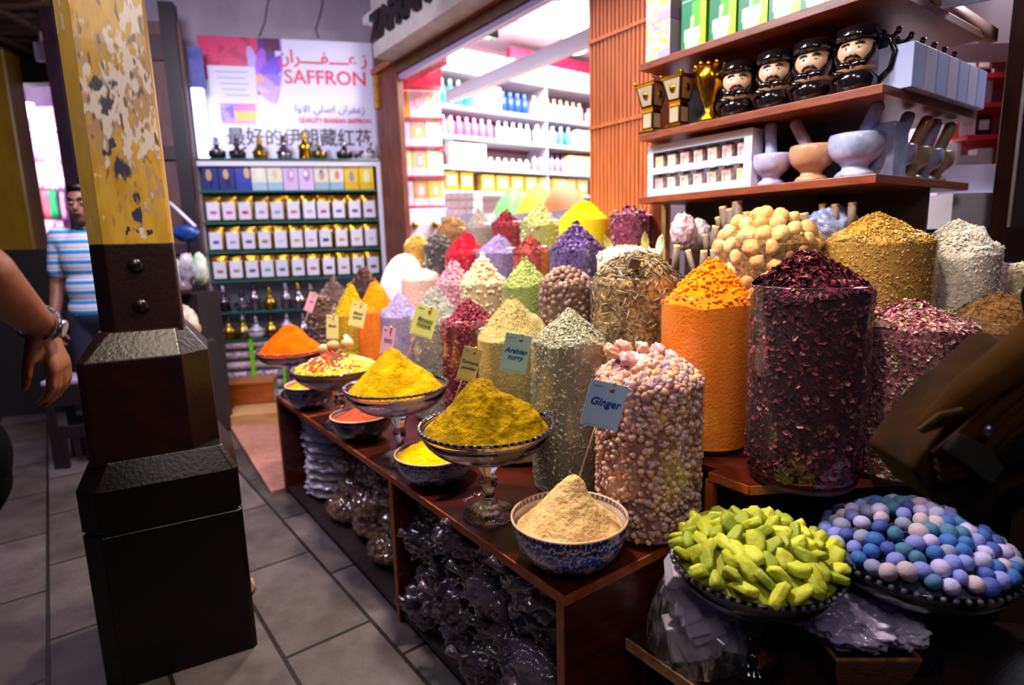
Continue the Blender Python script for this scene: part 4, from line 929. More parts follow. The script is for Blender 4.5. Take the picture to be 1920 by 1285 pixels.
def sack(key, pl, pr, py, t, pap, zb_, name, lab, film_lab, kind, cols, size, n, rough=.012, prof='cone', seed=None, side=1.0, freeb=.02, cat='spice heap', core=None, bump=.4, y2=None, rimz=None):
    pc = (pl + pr) / 2; p = PT(pc, py, t); R = (pr - pl) / 2 * depth(p) / F
    zr = p.z if rimz is None else rimz
    za = PY(pc, pap, p.y).z; hgt = za - zr
    seed = seed or hash(key) % 1000 if False else sum(ord(c) * 7 for c in key)
    rs = random.Random(seed)
    na, nr = 72, 30
    b = heap_mesh(R * .965, hgt, prof, seed, na, nr, rough, rough * .35, zb_=-(zr - zb_ - .02) + .0)
    pfn = powder_prof(prof)
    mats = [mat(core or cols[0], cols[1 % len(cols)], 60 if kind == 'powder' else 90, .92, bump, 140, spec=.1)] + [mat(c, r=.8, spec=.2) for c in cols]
    lo = -(zr - zb_) + .02
    for i in range(n):
        sidec = kind != 'powder' and rs.random() > .52 or (kind == 'powder' and rs.random() < 0)
        mi = 1 + rs.randrange(len(cols))
        if not sidec:
            r = math.sqrt(rs.random()); a = rs.uniform(0, 6.283); z = hgt * pfn(r) + rough * .3
            n1 = fbm((R * r * math.cos(a) * 9 + seed, R * r * math.sin(a) * 9, z * 9), 1, 3); z += rough * n1 * 1.4
            nrm = V((math.cos(a) * hgt, math.sin(a) * hgt, R)).normalized()
            chip_add(b, V((R * .965 * r * math.cos(a), R * .965 * r * math.sin(a), z - .001)), nrm, kind if kind != 'powder' else 'lump', size, mi, rs)
        else:
            vis = math.atan2(-p.y, -p.x); a = vis + rs.uniform(-1.75, 1.75); z = rs.uniform(max(lo, -.42), .0)
            nrm = V((math.cos(a), math.sin(a), 0)); chip_add(b, V((R * .962 * math.cos(a), R * .962 * math.sin(a), z)), nrm, kind, size * .9, mi, rs)
    o = b.build(name, mats, loc=(p.x, p.y, zr)); tag(o, lab, cat, None, 'stuff')
    # the clear film sleeve
    hh = zr - zb_; ns = 60; P = []
    for j in range(13):
        f = j / 12; z = -hh + .003 + (hh + freeb) * f; rr = R * (1.0 if f > .06 else .93 + f)
        P.append((rr * (.955 + .045 * min(1, f * 3) + .004), z))
    fm = MB().lathe([(.001, -hh + .003), (P[0][0] * .7, -hh + .002)] + P, ns, fn=lambda a, j, z: 1 + .012 * math.sin(3 * a + seed) * (j / 14) + (.006 * math.sin(11 * a + z * 40) if j < 5 else 0))
    rm_ = P[-1]
    fm.lathe([(rm_[0] - .0015, rm_[1]), (rm_[0], rm_[1] + .0025), (rm_[0] + .0015, rm_[1])], ns, fn=lambda a, j, z: 1 + .012 * math.sin(3 * a + seed))
    fo = fm.build('film_sack', FILM, loc=(p.x, p.y, zr)); tag(fo, film_lab, 'sack', 'clear film sacks of spice')
    SACKS[key] = (V((p.x, p.y, zr)), R, hgt)
    return o
A_, B_, C_, D_ = CH + .001, P2 + .001, .841, 1.0
FS = 'clear film sack around the '
def S(*a, **k): return sack(*a, **k)
# row A, standing on the counter top
S('a1', 1118, 1315, 712, .385, 668, A_, 'gum_crystals', 'pink and amber gum crystals filling the front corner sack', FS + 'pink gum crystals', 'lump', ['#d8a494', '#c08c7c', '#bc9ca4', '#cc9868', '#a88488', '#d8b4a4'], .0095, 2100, core='#7a4848', rough=.006, prof='dome')
S('a2', 992, 1137, 640, .40, 580, A_, 'dried_herb', 'grey green leaf flakes heaped in the sack left of the pink crystals', FS + 'grey green leaf flakes', 'leaf', ['#b0ac90', '#8c8c74', '#d4ceb4', '#6e7458', '#a09880'], .0075, 3600, core='#8a8570')
S('a3', 893, 1034, 632, .44, 551, A_, 'ground_herb', 'olive beige ground herb cone behind the mint coloured card', FS + 'olive beige ground herb', 'seed', ['#c0ae74', '#a89660', '#8e8658', '#cfc08c'], .0035, 3000, core='#b0a068')
S('a4', 826, 934, 608, .44, 560, A_, 'dried_berries', 'dark crimson dried berries in the sack left of the olive beige herb', FS + 'dark crimson berries', 'lump', ['#6a1c30', '#8c2c40', '#40101e', '#a0505a'], .006, 1500, core='#381018')
S('a5', 768, 868, 604, .47, 534, A_, 'dried_flowers', 'silvery grey dried flower heads behind the large yellow card', FS + 'silvery grey flowers', 'stick', ['#b4b2aa', '#8c8a88', '#d6d2c8', '#7a7c70'], .009, 1000, core='#8a8884')
S('a6', 712, 792, 592, .48, 545, A_, 'lavender', 'greyish violet lavender heap behind the pink card', FS + 'greyish violet lavender', 'seed', ['#8c7cb0', '#a496c0', '#6a5c90', '#b8aac8'], .004, 1500, core='#7e70a0')
S('a7', 668, 746, 584, .52, 520, A_, 'turmeric_powder', 'vivid orange powder peak left of the violet lavender', FS + 'vivid orange powder', 'powder', ['#f08400', '#e07000'], .004, 120, rough=.012)
S('a8', 626, 692, 590, .54, 531, A_, 'dried_roots', 'yellow knobbly roots heaped left of the vivid orange powder', FS + 'yellow knobbly roots', 'seed', ['#d8b810', '#c0a008', '#e8cc30', '#a88a10'], .009, 700, core='#a88a08')
S('a9', 578, 634, 590, .54, 548, A_, 'rough_bark', 'rough brown bark lumps at the far end of the counter', FS + 'rough brown bark lumps', 'lump', ['#7c5c4c', '#5c4034', '#9a7a68'], .014, 160, core='#4a3028')
# row B
S('b1', 1240, 1416, 568, .675, 482, B_, 'orange_powder', 'deep orange clumpy powder rising to a peak in the large sack', FS + 'deep orange powder', 'powder', ['#e88404', '#dc7400'], .006, 420, rough=.017, core='#e07a04')
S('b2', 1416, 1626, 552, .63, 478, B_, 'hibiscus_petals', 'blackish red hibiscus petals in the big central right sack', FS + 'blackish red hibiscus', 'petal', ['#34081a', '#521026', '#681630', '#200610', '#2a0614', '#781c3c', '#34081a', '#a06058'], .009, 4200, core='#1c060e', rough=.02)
S('b3', 1614, 1816, 612, .86, 562, B_, 'rose_petals', 'pink and green broken rose petals in the sack right of the hibiscus', FS + 'pink rose petals', 'petal', ['#a84c60', '#c47888', '#742c40', '#c4b48c', '#6c6c44', '#d89ca8'], .0065, 4200, core='#50202c')
S('b4', 1765, 1985, 612, 1.12, 550, B_, 'brown_herb', 'dark brown shredded herb at the right edge of the stall', FS + 'dark brown herb', 'stick', ['#5c3c18', '#7a5224', '#3c2610'], .007, 1300, core='#3c2810')
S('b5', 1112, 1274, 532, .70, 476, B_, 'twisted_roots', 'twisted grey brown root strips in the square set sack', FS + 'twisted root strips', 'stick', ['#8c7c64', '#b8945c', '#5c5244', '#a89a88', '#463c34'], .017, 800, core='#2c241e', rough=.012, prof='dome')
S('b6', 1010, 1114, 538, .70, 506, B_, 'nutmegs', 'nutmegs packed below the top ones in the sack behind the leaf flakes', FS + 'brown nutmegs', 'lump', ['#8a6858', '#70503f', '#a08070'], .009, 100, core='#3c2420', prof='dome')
S('b7', 940, 1032, 536, .74, 481, B_, 'green_pods', 'light green pods heaped behind the olive beige herb', FS + 'light green pods', 'seed', ['#a8b06c', '#8c9850', '#c4c88c', '#707c40'], .007, 900, core='#7e8a48')
S('b8', 862, 950, 530, .74, 476, B_, 'cream_chunks', 'cream coloured dried chunks left of the green pods', FS + 'cream dried chunks', 'lump', ['#e0cca8', '#c8b08c', '#f0e0c4'], .009, 420, core='#b49a78')
S('b9', 818, 884, 532, .76, 486, B_, 'rose_buds', 'pale pink dried rose buds left of the cream chunks', FS + 'pale pink rose buds', 'lump', ['#c87c98', '#e4b0bc', '#a45878', '#d8a0a0'], .008, 420, core='#8a4864')
S('b10', 752, 826, 525, .78, 503, B_, 'pink_salt', 'flat pale pinkish granules beside the white powder', FS + 'pale pink granules', 'seed', ['#dcbcac', '#e8d0c0', '#c8a090'], .004, 900, core='#d0aea0', prof='dome')
S('b11', 712, 806, 535, .90, 476, B_, 'white_powder', 'large snow white powder mound at the back left', FS + 'snow white powder', 'powder', ['#fbf8ff', '#f2eef8'], .004, 40, prof='dome', rough=.006)
S('b12', 650, 716, 545, .90, 497, B_, 'brown_roots', 'dark brown tangled roots left of the white mound', FS + 'dark brown tangled roots', 'lump', ['#6c4a3c', '#4c3028', '#8c6858'], .013, 200, core='#3c2620')
S('b13', 600, 655, 560, .82, 515, B_, 'pale_bark', 'pale brown curled bark heap beside the saffron cabinet', FS + 'pale brown bark', 'lump', ['#a08070', '#7c6054', '#b89a88'], .013, 200, core='#5c4438')
# row C
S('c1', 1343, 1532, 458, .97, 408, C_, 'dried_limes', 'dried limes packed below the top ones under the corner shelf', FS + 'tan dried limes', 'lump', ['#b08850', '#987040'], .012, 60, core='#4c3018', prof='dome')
S('c2', 1550, 1742, 456, 1.15, 395, C_, 'fennel_seeds', 'yellow brown fennel seeds heaped under the shelf corner', FS + 'yellow brown fennel seeds', 'seed', ['#c8943c', '#a47828', '#e0b460', '#84641c', '#946c2c'], .006, 4200, core='#94702c')
S('c3', 1722, 1864, 478, 1.40, 414, C_, 'white_herb', 'off white crumbly herb in the sack beside the white cartons', FS + 'off white crumbly herb', 'seed', ['#e8dcc8', '#d8ccb8', '#f4ead8', '#c0b8a8'], .006, 2200, core='#a8a096', rough=.02)
S('c5', 1118, 1240, 482, .96, 460, C_, 'white_flakes', 'creamy white flakes in the sack behind the twisted roots', FS + 'creamy white flakes', 'leaf', ['#f6f2dc', '#ece6c8', '#d8d0a8'], .016, 420, core='#d8d2b4', prof='dome')
S('c6', 1028, 1132, 470, 1.0, 417, C_, 'violet_petals', 'dark violet dried petals left of the creamy flakes', FS + 'dark violet petals', 'petal', ['#4a3068', '#6c4c8c', '#2c1c44', '#8468a0'], .010, 900, core='#34204c', rough=.018)
S('c7', 960, 1032, 472, 1.03, 440, C_, 'red_brown_petals', 'red brown petals between the violet petals and violet grey flakes', FS + 'red brown petals', 'petal', ['#9c3034', '#c05450', '#742428'], .009, 600, core='#742428')
S('c8', 892, 976, 474, 1.03, 437, C_, 'violet_flakes', 'violet grey flakes right of the scarlet heap', FS + 'violet grey flakes', 'leaf', ['#7a68a0', '#9484b4', '#5c4c80', '#b0a0c0'], .006, 1000, core='#6c5c90')
S('c9', 834, 912, 478, 1.03, 433, C_, 'scarlet_petals', 'bright scarlet dried petals in the back row', FS + 'bright scarlet petals', 'petal', ['#d41c34', '#b01028', '#e84454'], .009, 500, core='#a81028', rough=.015)
S('c10', 795, 850, 468, 1.05, 441, C_, 'black_limes', 'charcoal grey dried lumps left of the scarlet heap', FS + 'charcoal grey lumps', 'lump', ['#6c6662', '#4c4846', '#8a8480'], .013, 130, core='#3c3836', prof='dome')
S('c11', 756, 808, 466, 1.05, 442, C_, 'golden_nuggets', 'golden yellow dried nuggets at the left end of the back row', FS + 'golden yellow nuggets', 'lump', ['#e4bc64', '#cc9c40', '#f4dc94'], .012, 160, core='#a87c30', prof='dome')
# row D
S('d1', 1142, 1224, 406, 1.22, 388, D_, 'maroon_petals', 'maroon dried petals in the rear sack before the ribbed panel', FS + 'maroon petals', 'petal', ['#74203c', '#98405c', '#4c1028', '#b88090'], .011, 500, core='#481024')
S('d2', 1046, 1142, 413, 1.18, 372, D_, 'lemon_powder', 'brilliant lemon yellow powder cone at the rear before the window', FS + 'lemon yellow powder', 'powder', ['#fae000', '#f4d000'], .004, 60, core='#f8dc00', rough=.008)
S('d3', 975, 1052, 424, 1.18, 380, D_, 'pale_green_buds', 'pale green buds at the rear left of the lemon powder', FS + 'pale green buds', 'lump', ['#b8bc80', '#9ca464', '#d4d4a4'], .008, 350, core='#8c9058')
S('d4', 920, 982, 425, 1.20, 391, D_, 'ruby_petals', 'ruby red petals at the rear left of the pale green buds', FS + 'ruby red petals', 'petal', ['#88182c', '#a83040', '#5c0c1c'], .009, 450, core='#5c0c1c')
S('d5', 872, 926, 428, 1.22, 388, D_, 'grey_beige_herb', 'grey beige herb cone at the rear of the stall', FS + 'grey beige herb', 'seed', ['#b4aca0', '#98908a', '#ccc4b8'], .007, 500, core='#908880')
S('d6', 818, 882, 436, 1.22, 410, D_, 'tan_bark_sticks', 'tan bark sticks lying at the rear left of the stall', FS + 'tan bark sticks', 'stick', ['#bc8c54', '#9c7040', '#d8ac74'], .022, 220, core='#8c6438', prof='dome')
S('e1', 1862, 1912, 508, 1.75, 497, C_, 'mauve_herb', 'mauve herb in the small far sack at the right edge', FS + 'mauve herb', 'leaf', ['#8c6474', '#b08c98', '#684858'], .009, 300, core='#50303c', prof='dome')
S('e2', 1896, 1960, 510, 1.6, 492, C_, 'pale_leaves', 'pale beige leaves in the far sack cut by the right edge', FS + 'pale beige leaves', 'leaf', ['#d8c8a4', '#b8a884'], .013, 250, core='#8c8068', prof='dome')
# countable things on top
def surf_scatter(key, n, r_, mk, lab, cat, grp, zspan=.0, rs=None, topn=None, inflate=0, minf=1.55, hk=1.0, facing=False, side_lab=None):
    p, R, h = SACKS[key]; pf_ = powder_prof('dome'); rs = rs or random.Random(5); pts = []; tries = 0
    vis = math.atan2(-p.y, -p.x)
    while len(pts) < n and tries < 40000:
        tries += 1
        if zspan and rs.random() < zspan / (zspan + R):
            a = vis + rs.uniform(-1.6, 1.6); q = V((math.cos(a) * (R - r_ * .9), math.sin(a) * (R - r_ * .9), -rs.uniform(0, zspan)))
        else:
            rr = math.sqrt(rs.random()); a = rs.uniform(0, 6.283); q = V((rr * (R - r_) * math.cos(a), rr * (R - r_) * math.sin(a), h * hk * pf_(rr) + r_ * .35 + inflate))
        if all((q - o).length > r_ * minf for o in pts): pts.append(q)
    for q in pts:
        d = mk(); d.location = p + q; d.rotation_euler = (rs.uniform(0, 6), rs.uniform(0, 6), rs.uniform(0, 6)); s = rs.uniform(.85, 1.15); d.scale = (s,) * 3
        tag(d, lab if q.z > -.012 or not side_lab else side_lab, cat, grp)
    return pts
def protos(name, mats, r_, k, sq=(1, .85, .8), amp=.08, nu=14, nv=9):
    out = []
    for i in range(k):
        sd = rnd.uniform(0, 50)
        o = MB().blob((0, 0, 0), (r_ * sq[0], r_ * sq[1], r_ * sq[2]), nu, nv, fn=lambda d: 1 + amp * fbm((d.x * 1.6 + sd, d.y * 1.6, d.z * 1.6), 1, 3)).build(name, mats[i % len(mats)])
        out.append(o)
    return out
def mk_from(ps, rs):
    used = set()
    def f():
        o = rs.choice(ps); c = o.copy(); COL.objects.link(c); return c
    return f
R1 = random.Random(11)
lim = protos('dried_lime', [mat('#dcae6c', '#b88444', 14, .7, .4, 60), mat('#c89858', '#a07038', 14, .7, .4, 60), mat('#e4bc80', '#c49454', 14, .7, .4, 60)], .029, 6, (1.05, .9, .88), .14)
surf_scatter('c1', 70, .027, mk_from(lim, R1), 'tan dried lime on top of the lime sack under the shelf', 'dried lime', 'dried limes', .17, R1, side_lab='tan dried lime pressed against the film of the lime sack')
nut = protos('nutmeg', [mat('#8c6858', '#6c4c40', 30, .6, .3, 90), mat('#7a5444', '#a08070', 30, .6, .3, 90)], .0125, 5, (1.15, .9, .9), .08)
surf_scatter('b6', 120, .0125, mk_from(nut, R1), 'brown nutmeg on top of the nutmeg sack', 'nutmeg', 'nutmegs', .14, R1, side_lab='brown nutmeg pressed against the film of the nutmeg sack')
cr = protos('gum_crystal', [mat('#e8b0a0', '#d08c80', 10, .3, .3, 60, coat=.3, sss=.3), mat('#e8b49c', '#d08c78', 10, .3, .3, 60, coat=.3, sss=.3), mat('#c89ca8', '#b08090', 10, .3, .3, 60, coat=.3, sss=.3), mat('#dcac80', '#c49060', 10, .3, .2, 60, coat=.3, sss=.3)], .0125, 8, (1.2, .9, .8), .34)
surf_scatter('a1', 170, .0115, mk_from(cr, R1), 'small pink gum crystal on top of the front corner sack', 'crystal', 'small gum crystals', .10, R1, minf=1.35, side_lab='small pink gum crystal near the rim inside the front corner sack')
crl = protos('gum_lump', [mat('#e8a898', '#e0b8a8', 8, .3, .3, 40, coat=.3, sss=.35), mat('#dca0a4', '#c88488', 8, .3, .3, 40, coat=.3, sss=.35), mat('#e08c64', '#e8ac8c', 8, .3, .3, 40, coat=.3, sss=.35)], .021, 6, (1.3, .95, .8), .42, 22, 14)
p, R, h = SACKS['a1']
for i, (px, py, s, dr_, nm) in enumerate([(1150, 655, 1.0, .0, 'orange pink lump at the left'), (1168, 645, .95, .01, 'salmon lump beside the left end'), (1178, 672, 1.15, -.035, 'broad pink lump at the front left'), (1205, 650, 1.0, 0, 'pale rose lump in the middle'), (1232, 655, .95, 0, 'lilac pink lump right of the middle'), (1255, 668, .9, 0, 'small rose lump at the right'), (1205, 682, 1.2, -.05, 'curved pink lump at the very front'), (1240, 690, .9, -.04, 'rounded rose lump low at the right'), (1275, 690, .75, 0, 'little peach lump by the right rim')]):
    q = PY(px, py, p.y + dr_); o = crl[[2, 0, 1, 0, 1, 1, 0, 1, 2][i]].copy(); COL.objects.link(o); o.location = q - V((0, 0, .006)); o.rotation_euler = (.4 * i, .3, .5 * i); o.scale = (s,) * 3
    tag(o, f'{nm} on top of the pink crystal sack', 'crystal', 'large gum lumps')
for o in crl + cr + lim + nut: bpy.data.objects.remove(o)
# bay leaves and a cinnamon bundle
LF = mat('#a8a050', '#8c8438', 12, .6)
for i, (px, py, tl, nm) in enumerate([(1140, 462, -.3, 'olive bay leaf lying left on the creamy flakes'), (1208, 458, .1, 'upright olive bay leaf on the creamy flakes'), (1236, 462, .3, 'pale leaf at the right rim of the creamy flakes')]):
    q = PT(px, py, .93 + .02 * i); b = MB(); vs = []; 
    for j in range(9):
        f = j / 8; w_ = .016 * math.sin(PI * f) ** .7; z = .085 * f - .04
        vs += [(-w_, .006 * math.sin(f * 3), z), (0, .01 * math.sin(f * 3) + .004, z), (w_, .006 * math.sin(f * 3), z)]
    b.add(vs, [(j * 3 + k, j * 3 + k + 1, j * 3 + k + 4, j * 3 + k + 3) for j in range(8) for k in range(2)], 0, True)
    o = b.build('bay_leaf', LF if i < 2 else mat('#e8e0b8'), loc=q, rot=(0.2, tl, RZ + .3)); md = o.modifiers.new('s', 'SOLIDIFY'); md.thickness = .001; tag(o, nm, 'leaf')
q = PT(1185, 503, .60)
tag(MB().prism([(-.022, -.008), (.015, -.012), (.024, .01), (-.012, .014)], 0, .03).build('dark_bark_chunk', mat('#3c3630', '#544a42', 30, .7), loc=q, rot=(.3, .2, .5)), 'dark angular bark chunk on top of the twisted roots', 'bark')
CIN = mat('#7c6858', '#5c4a3e', 20, .7, .3, 60, stretch=(8, 8, 1)); CE = mat('#d8a868', '#b88850', 30, .7)
def roll(px0, py0, px1, py1, t, r_, nm, grp='cinnamon rolls'):
    a = PT(px0, py0, t); c = PT(px1, py1, t); T0 = thing('cinnamon_roll', nm, 'cinnamon', (a + c) / 2, 0, grp, rot=(a - c).to_track_quat('Z', 'Y').to_euler()); hl = (a - c).length / 2
    MB().lathe([(r_ * .6, -hl), (r_, -hl), (r_, hl), (r_ * .6, hl)], 12, fn=lambda an, j, z: 1 + .1 * math.sin(2 * an)).build('bark', CIN, T0)
    MB().lathe([(r_ * 1.02, hl - .006), (r_ * 1.02, hl + .001), (r_ * .6, hl + .001), (r_ * .55, hl - .01), (.001, hl - .012)], 12, fn=lambda an, j, z: 1 + .1 * math.sin(2 * an)).build('cut_end', CE, T0)
RL = [(1356, 388, 1362, 450, .016, 'tall cinnamon roll left of the pair with broad tops'), (1382, 378, 1384, 450, .020, 'tallest cinnamon roll with a broad pale end'), (1368, 392, 1372, 450, .013, 'slim cinnamon roll between the two tall ones'), (1400, 398, 1402, 455, .014, 'cinnamon roll right of the tallest with a split end'),
      (1344, 424, 1336, 470, .017, 'short thick cinnamon roll leaning left in front'), (1322, 440, 1326, 480, .012, 'short cinnamon roll at the lower left of the bundle'), (1345, 408, 1350, 430, .010, 'small reddish cinnamon stub'), (1490, 402, 1492, 440, .016, 'cinnamon roll behind the limes'), (1508, 400, 1510, 440, .014, 'right one of the cinnamon rolls behind the limes'),
      (1542, 383, 1544, 430, .012, 'cinnamon roll with dark end behind the limes, left of three'), (1566, 383, 1566, 430, .013, 'middle one of three dark rolls under the shelf'), (1598, 380, 1596, 430, .013, 'dark roll nearest the fennel heap'),
      (1270, 460, 1262, 520, .012, 'slim pale stick in the pack before the limes'), (1290, 470, 1305, 525, .010, 'leaning stick in the pack behind the orange powder'), (1320, 470, 1316, 525, .012, 'upright stick in the pack behind the orange powder'), (1338, 468, 1340, 520, .012, 'rightmost stick in the pack behind the orange powder')]
for a in RL: roll(a[0], a[1], a[2], a[3], 1.16 if a[1] < 400 and a[0] < 1420 else (1.18 if a[0] > 1480 else (1.1 if a[0] > 1315 and a[1] < 445 else .86)), a[4], a[5])
# plastic bags between the rear sacks
def pbag(name, loc, r3, m_, lab, cat='bag', rot=0, grp=None, seed=1, amp=.12, wr=3.0, nu=56, nv=36, pinch=0, mats=None, film=True, lumps=0):
    sd = seed * 7.3
    def fn(d):
        k = 1 - .05 * abs(NZ.noise(V((d.x * 7 + sd, d.y * 7, d.z * 3)))) + amp * fbm((d.x * wr + sd, d.y * wr, d.z * wr), 1, 3) - amp * 1.1 * abs(NZ.noise(V((d.x * wr * 1.7 + sd, d.y * wr * 1.7, d.z * wr * .8)))) * 1.3
        if lumps:
            f = NZ.voronoi(V((d.x * lumps + sd, d.y * lumps, d.z * lumps)))[0][0]; k += .16 * (1 - min(1, f * 1.5)) - .05 
        return k
    b = MB().blob((0, 0, 0), r3, nu, nv, fn=fn)
    o = b.build(name, m_, loc=loc, rz=rot)
    return tag(o, lab, cat, grp)
CLB = mat('#b0a0b4', '#6c5a70', 16, .12, .8, 30, coat=.8)
pbag('spice_bag', PT(1282, 435, 1.05), (.05, .04, .07), mat('#b08088', '#d0c0d0', 30, .15, .8, 40, coat=.8), 'pink and clear plastic bag standing left of the cinnamon rolls', seed=3)
pbag('spice_bag', PT(1308, 440, 1.15), (.05, .04, .06), mat('#a89894', '#d8d0d8', 20, .15, .8, 40, coat=.8), 'milky clear plastic bag directly left of the thick cinnamon roll', seed=5)
pbag('spice_bag', PT(1560, 430, 1.20), (.09, .05, .075), mat('#4c5078', '#a8b4e0', 14, .1, 1, 40, coat=1), 'bluish crinkled plastic bag behind the limes', seed=8)
# ---------------------------------------------------------------- chunks and balls in the low glass bowls
def fill(lc, hg, R, n, r_, mk, lab, cat, grp, rs, hh, tipx=0, labs=None):
    base = lc + V((0, 0, hg)); pts = []; tr = 0
    while len(pts) < n and tr < 60000:
        tr += 1; rr = math.sqrt(rs.random()) * .93; a = rs.uniform(0, 6.283)
        q = V((rr * R * math.cos(a), rr * R * math.sin(a), hh * (1 - rr * rr) + r_ * .4))
        if all((q - o).length > r_ * 1.5 for o in pts): pts.append(q)
    for i, q in enumerate(pts):
        d, nm = mk(); d.location = base + q; d.rotation_euler = (rs.uniform(-.9, .9), rs.uniform(-.9, .9), rs.uniform(0, 6)); s = rs.uniform(.88, 1.12); d.scale = (s,) * 3
        tag(d, nm, cat, grp)
R2_ = random.Random(23)
gm = [(mat('#b4b828', '#a0a41c', 12, .6, .3, 60), 'yellow green'), (mat('#c8cc3c', '#b0b428', 12, .6, .3, 60), 'bright lime yellow'), (mat('#8c9c24', '#a0a830', 12, .6, .3, 60), 'olive green')]
gp = []
for i in range(9):
    b = MB(); r3 = (R2_.uniform(.022, .032), R2_.uniform(.015, .021), R2_.uniform(.010, .014)); sd = R2_.uniform(0, 99); cut = [V((R2_.uniform(-1, 1), R2_.uniform(-1, 1), R2_.uniform(-1, 1))).normalized() for _ in range(5)]
    b.blob((0, 0, 0), r3, 18, 12, fn=lambda q: min([.88 / max(.2, (abs(q.x) ** 9 + abs(q.y) ** 9 + abs(q.z) ** 9) ** (1 / 9))] + [.78 / max(.01, q.dot(k)) for k in cut if q.dot(k) > .5]) + .07 * fbm((q.x * 2 + sd, q.y * 2, q.z * 2), 1, 2)); o = b.build('yellow_chunk', gm[i % 3][0]); gp.append((o, gm[i % 3][1]))
def mkg():
    o, nm = R2_.choice(gp); c = o.copy(); COL.objects.link(c); return c, f'{nm} angular chunk in the lower glass bowl'
fill(lcg, hgg, Rg, 104, .0195, mkg, '', 'chunk', 'yellow green chunks', R2_, .07)
bmz = [('#2858a8', 'deep blue'), ('#7078c8', 'periwinkle blue'), ('#a49cd0', 'pale lilac'), ('#34648c', 'teal blue'), ('#ac98ac', 'pinkish grey'), ('#7c80a8', 'grey blue'), ('#344494', 'royal blue')]
bp_ = [(MB().blob((0, 0, 0), (.0185, .0165, .0165), 18, 12).build('coloured_ball', mat(c, r=.7, bump=.3, sc=80)), nm) for c, nm in bmz]
def mkb():
    o, nm = R2_.choice(bp_); c = o.copy(); COL.objects.link(c); return c, f'{nm} ball in the glass bowl at the lower right'
fill(lcb, hgb, Rb, 140, .0165, mkb, '', 'ball', 'blue and lilac balls', R2_, .085)
for o, _ in gp + bp_: bpy.data.objects.remove(o)
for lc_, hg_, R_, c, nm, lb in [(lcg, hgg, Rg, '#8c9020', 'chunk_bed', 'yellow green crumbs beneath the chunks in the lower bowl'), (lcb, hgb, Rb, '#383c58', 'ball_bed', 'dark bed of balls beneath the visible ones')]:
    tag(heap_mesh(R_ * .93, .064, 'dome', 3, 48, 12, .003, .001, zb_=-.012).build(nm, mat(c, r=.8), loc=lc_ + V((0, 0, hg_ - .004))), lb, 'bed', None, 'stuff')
# mosaic of spices on the dark stand
base = lc5 + V((0, 0, hg5 - .006)); rs = random.Random(4)
b = heap_mesh(R5 * .94, .085, 'cone', 8, 60, 20, .005, .002, zb_=-.01)
ms = [mat('#d8a808', r=.9), mat('#a8b070', r=.9), mat('#c8b890', r=.9), mat('#b0442c', r=.9), mat('#8c8c40', r=.9), mat('#e8e0d0', r=.9), mat('#7c4030', r=.9)]
for i in range(900):
    a = rs.uniform(0, 6.283); r = math.sqrt(rs.random()) * .98; sct = int((a + .3) / 6.283 * 5) % 5; mi = 0 if r > .86 else [1, 2, 4, 3, 6][sct]
    if rs.random() < .08: mi = 5
    chip_add(b, V((R5 * .94 * r * math.cos(a), R5 * .94 * r * math.sin(a), .085 * (1 - r) + .002)), V((math.cos(a) * .3, math.sin(a) * .3, 1)).normalized(), 'seed' if mi in (1, 2, 4) else 'lump', .007, mi, rs)
tag(b.build('mixed_spices', ms, loc=base), 'ring of yellow with sectors of green, cream and red spices on the dark stand', 'spice mix', None, 'stuff')
for i, (px, py, nm) in enumerate([(608, 655, 'peeled pale nut at the left on the mixed spices'), (624, 648, 'round pale nut behind on the mixed spices'), (651, 645, 'round tan nut at the right on the mixed spices')]):
    tag(MB().blob((0, 0, 0), (.028, .024, .022), 14, 10).build('whole_nutmeg', mat('#d8a878', '#c08c5c', 12, .5), loc=PY(px, py, base.y)), nm, 'nut')
